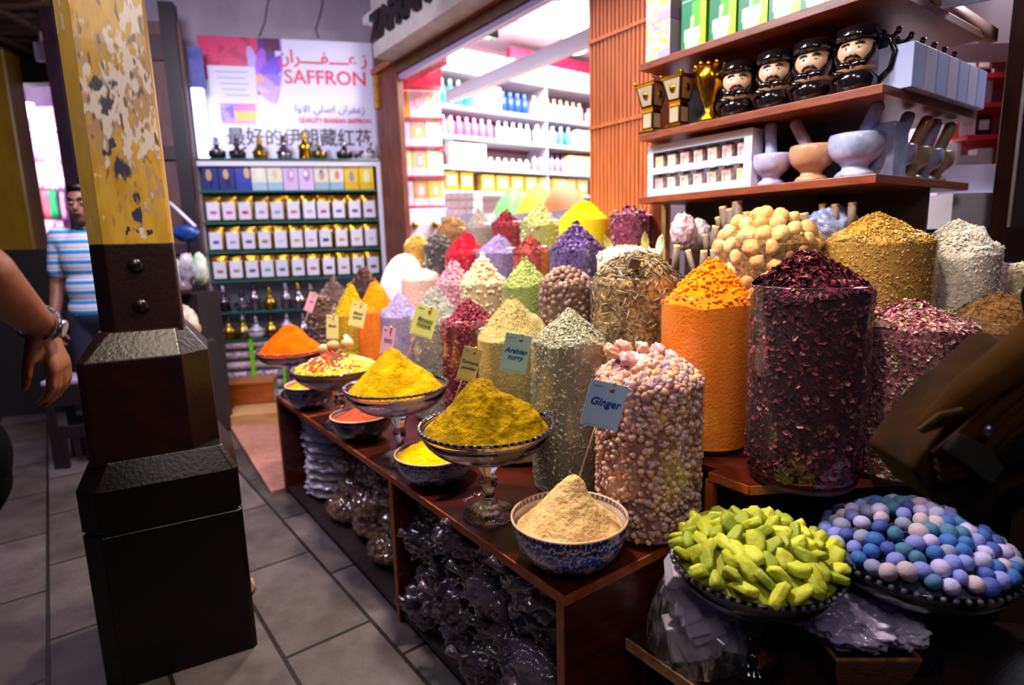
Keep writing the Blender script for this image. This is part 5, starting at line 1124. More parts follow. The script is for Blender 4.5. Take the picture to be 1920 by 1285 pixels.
# ---------------------------------------------------------------- cards on sticks
def card(c0, c1, c2, c3, stk, t_or_y, col, lines, lab, txtc, fs=.26):
    Yc = t_or_y; pts = [PY(x, y, Yc) for x, y in (c0, c1, c2, c3)]      # top-left, top-right, bottom-right, bottom-left
    o = (pts[0] + pts[1] + pts[2] + pts[3]) / 4; ex = ((pts[1] - pts[0]) + (pts[2] - pts[3])) / 2; ez = ((pts[0] - pts[3]) + (pts[1] - pts[2])) / 2
    w_, h_ = ex.length, ez.length; X = ex.normalized(); Z = (ez - X * ez.dot(X)); Z.normalize(); Yv = Z.cross(X)
    M = Matrix((X, Yv, Z)).transposed().to_4x4(); M.translation = o
    t = thing('price_card', lab, 'card', o, 0, 'spice cards on wooden sticks', rot=M.to_euler())
    MB().box(-w_ / 2, w_ / 2, 0, .0018, -h_ / 2, h_ / 2).build('card_sheet', mat(col, r=.3, coat=.4), t)
    MB().blob((w_ * .1, -.002, h_ * .36), (w_ * .07, .0015, h_ * .045), 10, 6).build('crest', mat('#b05050'), t)
    MB().blob((w_ * .12, 0, h_ * .51), .0045, 10, 8).build('yellow_pin', mat('#e8c000', r=.3), t)
    MB().box(-w_ * .42, -w_ * .15, -.0006, 0, h_ * .40, h_ * .41).box(-w_ * .42, -w_ * .18, -.0006, 0, h_ * .37, h_ * .38).box(-w_ * .4, w_ * .4, -.0006, 0, -h_ * .46, -h_ * .453).build('fine_print', mat('#8090a8'), t)
    for k, s_ in enumerate(lines): text(s_, w_ * fs, mat(txtc, r=.4), t, (0, -.002, h_ * (.06 - .17 * k)), name='handwriting', ext=.0004, bold=.0004, shear=.25)
    ks = list(t.children); sub(ks[0], *[k_ for k_ in ks[1:] if not k_.name.startswith('yellow_pin')])
    lo = PY(stk[0], stk[1], Yc + .004); MI = M.inverted(); l0 = MI @ lo; l0.y = max(l0.y, .003)
    MB().tube([V((w_ * .0, .004, h_ * .45)), l0 + (l0 - V((0, .004, h_ * .45))).normalized() * .03], .0022, 7).build('stick', STICK, t)
card((1111, 712), (1178, 725), (1158, 811), (1085, 793), (1088, 888), lc.y + .01, '#b8d4ff', ['Ginger'], 'light blue card reading Ginger stuck in the pale ginger heap', '#1848a0', .29)
card((958, 627), (1006, 633), (977, 701), (928, 690), (942, 722), lc1.y + .02, '#c8f4ec', ['Arabian', 'curry'], 'mint green card reading Arabian curry behind the large curry heap', '#1c6aa0', .27)
card((874, 650), (908, 657), (887, 719), (852, 708), (846, 768), lc1.y + .03, '#fff09c', ['Turmeric', 'powder'], 'pale yellow card left of the mint green one', '#606878', .24)
card((787, 571), (827, 582), (806, 637), (764, 623), (765, 662), lc3.y + .06, '#eaf090', ['Biryani', 'masala'], 'largest lime yellow card high behind the turmeric cone', '#506060', .24)
card((722, 613), (746, 617), (731, 667), (708, 662), (712, 684), lc3.y + .0, '#ffc4f0', ['Curry'], 'pink card stuck into the turmeric cone', '#6848a0', .26)
card((664, 566), (692, 571), (678, 616), (649, 608), (652, 644), lc5.y + .02, '#faf0a4', ['Mixed', 'spices'], 'cream yellow card behind the mixed spices, right one of two', '#707060', .24)
card((616, 591), (639, 592), (630, 636), (608, 635), (616, 652), lc5.y - .01, '#faf0a0', ['Masala'], 'cream yellow card with a bright reflection, left one of two', '#707060', .24)
card((579, 546), (595, 552), (586, 588), (571, 582), (560, 640), lc7.y + .03, '#f0b0c8', ['Chili'], 'small pink card farthest away before the glass bottles', '#8858a0', .24)
tag(MB().tube([(-.03, 0, 0), (0, 0, .004), (.03, 0, 0)], [.008, .016, .008], 10).build('plastic_scoop_blade', mat('#e8e4f0', r=.2, alpha=.6), loc=PY(652, 640, lc5.y + .03), rot=(0, 1.2, 0)), 'small clear plastic scoop behind the nuts', 'scoop')

# ================================================================ under the counter
xd = LX(737, 1000, 0) - .01
WPK = mat('#e8e0e8', '#b8b0bc', 12, .25, .7, 25, coat=.5)
for i in range(9):
    z = .045 + .048 * i
    o = pbag('white_packet', L(CL + .24 + .015 * (i % 2), .20, z + .024), (.19, .15, .027), WPK, f'flat white plastic packet, {ORD[i]} from the bottom of the stack at the counter end', 'packet', RZ + rnd.uniform(-.08, .08), 'white packets under the counter', seed=i + 2, amp=.16, wr=4, nu=44, nv=20)
LB = mat('#a06c38', '#6c401c', 10, .22, .6, 30, coat=.9); LB2 = mat('#b08860', '#84582c', 14, .18, .8, 34, coat=1)
n_ = 0
for j in range(4):
    for i in range(4):
        x = CL + .60 + .235 * i; 
        if x > xd - .08: continue
        z = .10 + .115 * j; y = .15 + .03 * ((i + j) % 2) + .02 * j
        nm = f'clear bag of round brown limes, {["bottom", "second", "third", "top"][j]} layer, {ORD[i]} from the white packets'
        o_ = pbag('lime_bag', L(x + .03 * (j % 2), y, z), (.13, .12, .074), CRINK, nm, 'bag', RZ + rnd.uniform(-.3, .3), 'bags of brown limes under the counter', seed=20 + n_, amp=.10, wr=2.0, nu=60, nv=36); n_ += 1
        b = MB(); rs = random.Random(n_); q_ = []
        for _ in range(900):
            d_ = V((rs.gauss(0, 1), rs.gauss(0, 1), rs.gauss(0, 1))).normalized(); c_ = V((d_.x * .106, d_.y * .096, d_.z * .052))
            if all((c_ - e_).length > .028 for e_ in q_): q_.append(c_); b.blob(c_, .0175, 9, 7, rs.randrange(3))
        b.blob((0, 0, 0), (.1, .09, .045), 12, 8)
        lo_ = b.build('bagged_limes', [mat('#9c6430', '#74441c', 20, .5), mat('#b07c44', '#8c5828', 20, .5), mat('#80502c', '#5c3418', 20, .5)], o_); lo_['kind'] = 'stuff'
DB = [mat('#2c222c', '#5c4c58', 9, .13, .9, 26, coat=1), mat('#382c3a', '#6c5c6e', 9, .12, .9, 22, coat=1), mat('#1c161e', '#4c3e48', 9, .15, .9, 30, coat=1)]
n_ = 0
for j in range(4):
    for i in range(5):
        x = xd + .13 + .18 * i
        if x > -.09: continue
        z = .10 + .115 * j; y = .13 + .04 * ((i + j) % 2) - (.02 if j < 2 else 0)
        o = pbag('dark_plastic_bag', L(x + .03 * (j % 2), y, z), (.13, .13, .095), DB[n_ % 3], f'glossy dark crinkled bag, {["bottom", "second", "third", "top"][j]} layer, {ORD[i]} from the middle divider', 'bag', RZ + rnd.uniform(-.5, .5), 'dark plastic bags under the counter', seed=60 + n_, amp=.17, wr=2.6, nu=90, nv=56); n_ += 1
        # knotted corner of film
        b = MB(); a = rnd.uniform(-.5, .5)
        b.tube([(0, -.10, .03), (.01 + a * .03, -.135, .05), (a * .06, -.165, .08 + .02 * a)], [.018, .007, .015], 9); b.build('twisted_end', DB[(n_ + 1) % 3], o)
# right low shelf: crystal sack, basket, tray edge
CRY = mat('#b0a4bc', '#786c88', 10, .15, .8, 30, coat=1)
def crystal_bag(lab, loc, rz):
    t = thing('crystal_bag', lab, 'bag', loc, rz)
    b = MB(); rs = random.Random(2)
    for i in range(26):
        a, c, d = rs.uniform(.025, .045), rs.uniform(.02, .035), rs.uniform(.02, .035)
        z = .03 + .19 * (i / 26); b.box(-a, a, -c, c, -d, d, 0, Matrix.Translation((rs.uniform(-.06, .06) * (1 - z), rs.uniform(-.045, .035), z)) @ Euler((rs.uniform(0, 3), rs.uniform(0, 3), rs.uniform(0, 3))).to_matrix().to_4x4())
    b.build('alum_crystals', mat('#c4bcd0', '#a098b4', 12, .2, coat=.5), t, bevel=.004)
    P = [(.09, .002), (.112, .02), (.108, .08), (.095, .14), (.075, .2), (.045, .245), (.05, .262)]
    MB().lathe(P, 60, fn=lambda a, j, z: (1 + .07 * math.sin(5 * a + z * 30) + .03 * math.sin(17 * a + z * 70)) * (1 if abs(math.sin(a)) > .5 else 1.0)).build('film', CRINK, t)
    return t
crystal_bag('clear bag of large white crystal blocks on the low shelf under the green bowl', Pz(1310, 1225, .361) , RZ)
bk = Pz(1600, 1255, .361); bk = V((bk.x, bk.y, .361))
t = thing('wicker_basket', 'brown square wicker basket of plastic bags under the blue balls', 'basket', bk, RZ + .9)
WK = mat('#6c4018', '#3c200c', 60, .6, .6, 120, stretch=(1, 1, 3))
b = MB(); b.lathe([(.09, 0), (.105, .03), (.118, .07), (.122, .085), (.112, .085), (.10, .03), (.001, .01)], 4, T=Matrix.Rotation(PI / 4, 4, 'Z'), sm=False, capb=True)
b.build('basket_body', WK, t, bevel=.008)
MB().lathe([(.118, .08), (.126, .086), (.118, .094), (.108, .086), (.118, .08)], 4, T=Matrix.Rotation(PI / 4, 4, 'Z'), sm=False).build('rim', mat('#8a5420', '#5c3410', 50, .5), t, bevel=.004)
pbag('plastic_bag', bk + V((-.01, 0, .125)), (.11, .09, .05), mat('#8c7ca4', '#c4b8dc', 10, .14, .8, 26, coat=1), 'lilac white plastic bag heaped in the wicker basket', seed=91, amp=.22, wr=3)
pbag('plastic_bag', bk + V((.07, -.04, .12)), (.05, .045, .035), mat('#b0a4cc', '#d8d0ec', 10, .14, .8, 26, coat=1), 'smaller pale bag at the right edge of the wicker basket', seed=95, amp=.2, wr=3)

# ================================================================ the painted post
pc_ = PY(281, 680, 1.84); pc_.z = 0; fd = V((math.sin(math.radians(62)), math.cos(math.radians(62)), 0)); fn_ = V((-fd.y, fd.x, 0)); PA = math.atan2(fd.y, fd.x)
hw = .212; ch = .045; Yf = pc_.y - hw * .9
def pz_(px, py, off=0): return PY(px, py, Yf + off).z
zs = dict(a=pz_(330, 985), b=pz_(330, 905), c=pz_(320, 850, .05), d=pz_(260, 672, .05), e=pz_(262, 618, .10), f=pz_(250, 457, .12))
post = thing('painted_post', 'thick wooden post, yellow with scuffed paint above and glossy black brown stepped base', 'post', (pc_.x, pc_.y, 0), PA)
def octo(h, c):
    c, d = c if isinstance(c, tuple) else (c, c)
    return [(-h + c, -h), (h - d, -h), (h, -h + d), (h, h - c), (h - c, h), (-h + d, h), (-h, h - d), (-h, -h + c)]
def oloft(levels, mi=0, b=None):
    b = b or MB(); vs = []
    for (h, c, z) in levels: vs += [(x, y, z) for x, y in octo(h, c)]
    n = len(levels); fs = [(j * 8 + i, j * 8 + (i + 1) % 8, (j + 1) * 8 + (i + 1) % 8, (j + 1) * 8 + i) for j in range(n - 1) for i in range(8)]
    fs += [list(range(8))[::-1], [(n - 1) * 8 + i for i in range(8)]]
    return b.add(vs, fs, mi)
BB = mat('#080304', '#100605', 8, .28, .12, 90, spec=.25); BR = mat('#200a08', '#100605', 8, .3, .12, 80, spec=.35)
h2 = hw - .040; h3 = .109; CHA, CHB, CHC = (.05, .014), (.018, .075), (.04, .006)
oloft([(hw, CHA, 0), (hw, CHA, zs['a'] - .004), (hw - .008, CHA, zs['a']), (hw - .008, CHA, zs['a'] + .006), (hw, CHA, zs['a'] + .01), (hw, CHA, zs['b']), (h2 + .004, CHA, zs['c'])]).build('lower_plinth', BB, post, bevel=.004)
oloft([(h2, CHB, zs['c'] - .01), (h2 - .004, CHB, zs['d']), (h3 + .006, (.03, .03), zs['e'])]).build('upper_plinth', BR, post, bevel=.004)
oloft([(h3, CHC, zs['e'] - .01), (h3 - .002, CHC, zs['f'])]).build('shaft_dark', mat('#220e0c', '#140808', 8, .4, .15, 60, spec=.3), post, bevel=.003)
for py in (497, 573): MB().blob((.0 + .005, -h3 - .002, pz_(262, py, .10)), (.022, .012, .02), 12, 8).build('bolt_head', mat('#140c0e', r=.3, coat=.4), post)
blots = [(.0, 160, .017), (-.015, 200, .02), (-.03, 165, .012), (.022, 180, .012), (-.02, 215, .013), (.01, 318, .024), (.018, 368, .014), (.02, 410, .016), (.035, 405, .008), (-.02, 385, .006), (.0, 430, .008), (.022, 434, .008), (-.005, 432, .006), (.045, 435, .007), (-.015, 270, .007), (-.03, 290, .005)]
blots = [(x, pz_(215 + 30 * py / 455, py, .12), r) for x, py, r in blots]
zt_, zb2 = 3.3, zs['f']
def ypaint(p):
    x, y, z = p; n = fbm((x * 9 + 4, y * 9, z * 5), 1, 4); n2 = fbm((x * 34, y * 34, z * 10 + 7), 1, 4); n3 = NZ.noise(V((x * 90, y * 90, z * 30)))
    mixc = lambda A, B_, k: tuple(A[i] + (B_[i] - A[i]) * max(0, min(1, k)) for i in range(3))
    c = mixc((.46, .25, .012), (.58, .33, .03), .5 + n2 * 1.5)
    n4 = fbm((x * 60, y * 60, z * 22 + 3), 1, 4); n5 = fbm((x * 15 + 9, y * 15, z * 8), 1, 4)
    fr = y < -h3 + .004
    u = (z - zb2)
    wear = (.95 * math.exp(-((u - .40) / .34) ** 2) + .25 * math.exp(-((u - .95) / .3) ** 2)) if fr else .12
    if u < .13: wear *= .35
    wear += .5 * max(0, abs(x) / h3 - .72) if fr else 0
    k = wear + n * .9 + n4 * .9 - .55
    c = mixc(c, (.40, .24, .12), k * 3.0)
    k2 = wear + n5 * 1.3 + n4 * 1.1 - .95
    c = mixc(c, (.66, .55, .52), k2 * 3.5)
    if fr: c = mixc(c, (.16, .085, .05), (n3 - .30) * 4 * (.3 + wear))
    if not fr and x < -h3 + .05: c = mixc(c, (.62, .42, .12), .4)
    if fr:
        for bx, bz, br_ in blots:
            d = math.hypot(x - bx, (z - bz) * .8) + .016 * n4 + .008 * n2
            if d < br_: k = min(1, (br_ - d) / br_ * 2.4); c = tuple(c[i] * (1 - k) + (.03, .025, .06)[i] * k for i in range(3))
    return (*c, 1)
b = MB(); oc = octo(h3 - .002, CHC); nv_ = 560
ring = []
for i in range(8):
    a, c = oc[i], oc[(i + 1) % 8]; k = [150, 4, 14, 4, 14, 4, 14, 20][i]
    ring += [(a[0] + (c[0] - a[0]) * q / k, a[1] + (c[1] - a[1]) * q / k) for q in range(k)]
nr_ = len(ring); vs = []
for j in range(nv_ + 1):
    z = zb2 + (zt_ - zb2) * (j / nv_) ** 1.25
    for (x, y) in ring: vs.append((x, y, z))
b.add(vs, [(j * nr_ + i, j * nr_ + (i + 1) % nr_, (j + 1) * nr_ + (i + 1) % nr_, (j + 1) * nr_ + i) for j in range(nv_) for i in range(nr_)], 0)
b.build('shaft_yellow', attr_mat('scuffed_paint', .42, .15), post, colfn=ypaint)
MB().tube([(hw - .01, -hw + .06, .14), (hw + .012, -hw + .03, .19), (hw + .004, -hw + .05, .22)], .004, 6).build('nail', mat('#b07858'), post)
# blue board tied behind the post
q = V((pc_.x, pc_.y, 0)) + V((.02, .32, 0)); bt = PY(272, 75, q.y); bb_ = PY(316, 440, q.y)
tag(MB().box(-.16, 0, 0, .012, .0, bt.z).build('blue_board', mat('#1858b8', '#1040a0', 3, .4), loc=((bt.x + bb_.x) / 2, q.y, 0), rz=.1), 'blue board standing on edge just behind the yellow post', 'board')

# ================================================================ left background
y2 = Pz(58, 745, 0)
ps = thing('painted_post', 'second yellow post with dark base, far back at the left edge', 'post', (y2.x, y2.y + .2, 0), .3)
hz2 = PY(60, 490, y2.y).z; hz3 = PY(60, 600, y2.y).z
MB().box(-.21, .21, -.21, .21, 0, hz3 - .1).build('base', mat('#1c0f10', r=.35), ps, bevel=.03)
MB().box(-.15, .15, -.15, .15, hz3 - .1, hz2).build('shaft_dark', mat('#241214', r=.4), ps, bevel=.02)
MB().box(-.15, .15, -.15, .15, hz2, 3.6).build('shaft_yellow', mat('#a87c18', '#845c10', 4, .4, stretch=(1, 1, .3)), ps, bevel=.02)
d0 = PY(117, 320, 4.6); d1 = PY(141, 320, 4.6)
struct(MB().box(d0.x, d1.x, 4.6, 4.7, 0, PY(95, 40, 4.6).z + .1).build('trim_10', mat('#3a2230', '#28161e', 6, .5)))
def thatch():
    m = mat('#5c4030', '#2c1c18', 10, .9, 1.0, 22, stretch=(1, 9, 3)); return m
b = MB()
for i in range(44): b.tube([(-7.4, 2.0 + .085 * i, 3.12 + .02 * (i % 2)), (-3.3, 2.0 + .085 * i, 3.12 + .02 * ((i + 1) % 2))], .045, 6)
for i in range(9): b.box(-7.3 + .45 * i, -7.26 + .45 * i, 2, 5.7, 3.05, 3.09)
tag(b.build('roof_thatch', thatch()), 'dark woven reed roofing over the passage at top left', 'roof'); bpy.data.objects['roof_thatch']['kind'] = 'structure'
struct(MB().box(-11, -3.2, 8.6, 8.7, 0, 5).build('wall_market', mat('#a08cb0', '#7c6888', 2, .7)))
struct(MB().box(-11, -3.4, 5.72, 5.85, 2.86, 3.1).build('trim_11', mat('#28181a')))
p = PY(38, 204, 6.0); tag(MB().box(-.10, .10, 0, .03, -.07, .07).box(-.01, .01, .01, .02, .07, 1.0).build('lit_panel', mat('#f4fcff', em=6), loc=p, rot=(0, .12, .3)), 'small glaring white lamp panel at the upper left', 'lamp')
p = PY(76, 96, 5.0); tag(MB().box(-.05, .05, 0, .04, -.07, .07).box(-.008, .008, .01, .03, .07, 3.07 - p.z).build('junction_box', mat('#c8b4c8'), loc=p), 'pale square box under the reed roof at the upper left', 'box')
p = PY(62, 152, 6.2); tag(MB().box(-.22, .3, 0, .05, -.02, .025).box(.0, .01, .02, .03, .02, max(.05, 3.6 - p.z)).build('lamp_strip', mat('#c0b0e0', em=.6), loc=p, rot=(0, .15, 0)), 'dim lilac strip light under the reed roof', 'lamp')
# cloth stall
st = thing('cloth_rack', 'tall rack behind the bright hanging cloths of the far stall', 'rack', (0, 0, 0))
r0, r1 = PY(0, 300, 7.6), PY(175, 300, 7.6)
MB().box(r0.x - .8, r1.x + .3, 7.62, 7.66, 0, 3.1).build('back_sheet', mat('#e0b8dc', '#c890c8', 3, .7), st)
for py in (245, 357, 412): z = PY(80, py, 7.5).z; MB().box(r0.x - .6, r1.x + .2, 7.5, 7.53, z, z + .03).build('rail', mat('#f0e8f8'), st)
cl = [(42, 250, 300, 40, '#f0d0e8', 'round pale pink'), (72, 250, 305, 30, '#d8a8d0', 'mauve'), (98, 250, 310, 34, '#f8e0f4', 'whitish pink'), (45, 300, 356, 36, '#b868a8', 'magenta'), (78, 305, 356, 34, '#e8c0e0', 'light pink'), (104, 308, 356, 30, '#fae8fa', 'white'),
      (55, 358, 410, 30, '#e08090', 'salmon pink'), (78, 358, 410, 26, '#d86878', 'rose red'), (98, 358, 410, 14, '#18a060', 'emerald green'), (112, 360, 412, 16, '#e8a0d8', 'candy pink'),
      (66, 414, 500, 24, '#2870c0', 'blue'), (88, 414, 490, 24, '#d8a8c8', 'dusty pink'), (108, 414, 480, 22, '#f0b0e0', 'bright pink'), (60, 470, 540, 14, '#58c838', 'lime green'), (8, 370, 460, 22, '#e8f0ff', 'white blue'), (4, 540, 700, 30, '#e4d4f4', 'long white'), (74, 416, 520, 18, '#e89038', 'orange')]
for i, (px, ya, yb, wp, c, nm) in enumerate(cl):
    a = PY(px, ya, 7.35 - .02 * (i % 3)); e = PY(px, yb, 7.35); w_ = wp * 7.3 / F; hh = a.z - e.z; b = MB(); nu = 14; vs = []
    for j in range(5):
        for k in range(nu + 1): u = k / nu - .5; vs.append((u * w_ * (1 - .15 * math.sin(j)), .03 * math.sin(k * 1.7 + i) * (.4 + j / 5), -hh * j / 4))
    b.add(vs, [(j * (nu + 1) + k, j * (nu + 1) + k + 1, (j + 1) * (nu + 1) + k + 1, (j + 1) * (nu + 1) + k) for j in range(4) for k in range(nu)], 0, True)
    o = b.build('hanging_cloth', mat(c, r=.7), loc=a); md = o.modifiers.new('s', 'SOLIDIFY'); md.thickness = .008
    tag(o, f'{nm} cloth hanging in the bright far stall beside the distant post', 'cloth', 'cloths in the far stall')
p = Pz(100, 700, 0); tag(MB().box(-.9, .35, 0, .5, 0, .95).build('stall_table', mat('#2a1a20', '#1a1014', 4, .6), loc=(p.x - .3, 6.6, 0)), 'dark table in front of the far cloth stall', 'table')
# goods between post and cabinet
sx = PY(352, 552, 3.9)
tag(MB().box(-.24, .06, 0, .30, 0, sx.z).build('side_stand', mat('#1c1012', r=.6), loc=(sx.x, 3.9, 0)), 'dark stand left of the cabinet carrying small bags', 'stand')
for i, (px, py, r3, c1, c2, nm) in enumerate([(335, 515, (.06, .05, .10), '#8cb878', '#e0d8d8', 'green and white label bag at the left of the dark stand'), (352, 505, (.055, .05, .11), '#d8ccd0', '#a09098', 'whitish bag in the middle of the dark stand'), (376, 505, (.05, .05, .11), '#88c070', '#e8e0e0', 'green striped bag at the right of the dark stand'), (340, 540, (.07, .05, .05), '#988890', '#685860', 'grey flat bag low on the dark stand')]):
    pbag('herb_bag', PY(px, py, 3.98 - .03 * i), r3, mat(c1, c2, 9, .25, .6, 30, coat=.5), nm, seed=110 + i, nu=30, nv=20)
tag(MB().box(-.006, .006, -.006, .006, 0, PY(366, 425, 4.1).z + .01).box(-.2, .1, -.02, .02, 0, .03).build('hanger_stand', mat('#181014'), loc=(PY(352, 438, 4.16).x, 4.16, 0)), 'thin dark stand holding the blue bag', 'stand')
pbag('blue_bag', PY(350, 438, 4.1), (.09, .04, .06), mat('#1c48a0', '#18306c', 8, .4), 'blue folded bag above the small green bags', seed=120, nu=30, nv=20)
tag(MB().tube([PY(318, 380, 4.2), PY(340, 400, 4.15), PY(366, 425, 4.1)], .012, 6).build('white_strap', mat('#e0d8e8')), 'white strap slanting down above the blue bag', 'strap')
pbag('burlap_sack', PY(346, 612, 3.3), (.085, .07, .12), mat('#a08878', '#c8b8a8', 14, .5, .6, 40), 'tan plastic wrapped sack just right of the post plinth', seed=130, nu=34, nv=24)
q = PY(348, 650, 3.3); tag(MB().box(-.13, .12, -.1, .12, 0, q.z + .02).build('low_stool', mat('#170d0f', r=.6), loc=(q.x, 3.3, 0)), 'dark box under the tan sack', 'box')
q = Pz(392, 790, 0); t = thing('water_bottle', 'clear pinkish water bottle standing on the floor before the cabinet', 'bottle', q)
hb = PY(386, 672, q.y).z
MB().lathe([(.001, 0), (.055, 0), (.06, .03), (.058, hb * .5), (.06, hb * .7), (.05, hb * .82), (.02, hb * .92), (.02, hb * .95)], 16).build('bottle_body', mat('#c8a8b0', '#a08090', 20, .15, coat=.5), t)
MB().lathe([(.024, hb * .93), (.024, hb), (.001, hb)], 12).build('cap', WHITE, t)
# folding stool
q = Pz(140, 876, 0); q = V((q.x, q.y, 0)); hs = PY(135, 712, q.y).z
t = thing('plastic_stool', 'black folding plastic stool with round holes and a pale top, behind the post', 'stool', q, .25)
BLK = mat('#1c1216', r=.45)
MB().box(-.10, .26, -.02, .24, hs - .03, hs).build('seat', mat('#a898b8', r=.4), t, bevel=.008)
for yy in (-.02, .22):
    b = MB(); b.box(-.10, -.05, yy, yy + .02, 0, hs - .03); b.box(.21, .26, yy, yy + .02, 0, hs - .03); b.box(-.05, .21, yy, yy + .02, hs - .16, hs - .03); b.box(-.05, .21, yy, yy + .02, .19, .27)
    for k in range(4): b.box(-.05 + .07 * k, -.015 + .07 * k, yy, yy + .02, .0 if k in (0, 3) else .07, .19)
    b.build('side_panel', BLK, t, bevel=.004)

# ================================================================ people
def capsule(b, p0, r0, p1, r1, n=14):
    p0, p1 = V(p0), V(p1); d = p1 - p0; k = 6
    b.tube([p0 + d * (i / k) for i in range(k + 1)], [r0 + (r1 - r0) * i / k for i in range(k + 1)], n)
    b.blob(p0, r0, n, 8); b.blob(p1, r1, n, 8)
def hand_parts(b, wrist, dirv, palmn, side, curl=.35, s=1.0):
    d = V(dirv).normalized(); n = V(palmn); n = (n - d * n.dot(d)).normalized(); sd = d.cross(n) * side
    P = lambda x, y, z: V(wrist) + (sd * x + n * y + d * z) * s
    for x in (-.026, -.009, .009, .026): capsule(b, P(x * .6, 0, .0), .014 * s, P(x, 0, .082), .0125 * s, 10)
    for k, (x, ln) in enumerate([(-.030, .062), (-.010, .078), (.010, .084), (.030, .074)]):
        a0, p0_, L3 = 0, P(x, 0, .085), ln
        pts = [p0_]; y, z, an = 0, .085, curl * (.5 + .12 * k)
        for q in (.45, .32, .23): y += math.sin(an) * ln * q; z += math.cos(an) * ln * q; pts.append(P(x * (1 + .15 * q), y, z)); an += curl
        for q in range(3): capsule(b, pts[q], (.0092 - .001 * q) * s, pts[q + 1], (.0085 - .001 * q) * s, 9)
    capsule(b, P(.02, .004, .015), .016 * s, P(.046, .016, .05), .012 * s, 10); capsule(b, P(.046, .016, .05), .0115 * s, P(.054, .030, .082), .0095 * s, 9); capsule(b, P(.054, .03, .082), .0095 * s, P(.052, .04, .102), .0078 * s, 9)
def rem(o, vox, it=4, fac=.5):
    m_ = o.modifiers.new('r', 'REMESH'); m_.mode = 'VOXEL'; m_.voxel_size = vox; m_.use_smooth_shade = True
    s_ = o.modifiers.new('s', 'SMOOTH'); s_.factor = fac; s_.iterations = it; return o
JD = dict(hipl=(-.09, 0, .90), hipr=(.09, 0, .90), kneel=(-.10, -.02, .49), kneer=(.10, -.02, .49), ankl=(-.10, .02, .09), ankr=(.10, .02, .09), pel=(0, 0, .96), waist=(0, 0, 1.09), chest=(0, .0, 1.27),
          shl=(-.17, .01, 1.41), shr=(.17, .01, 1.41), neck=(0, .01, 1.47), head=(0, -.02, 1.60), ell=(-.23, .03, 1.13), elr=(.23, .03, 1.13), wrl=(-.25, -.05, .89), wrr=(.25, -.05, .89), hdl=(0, -.15, -1), hdr=(0, -.15, -1))
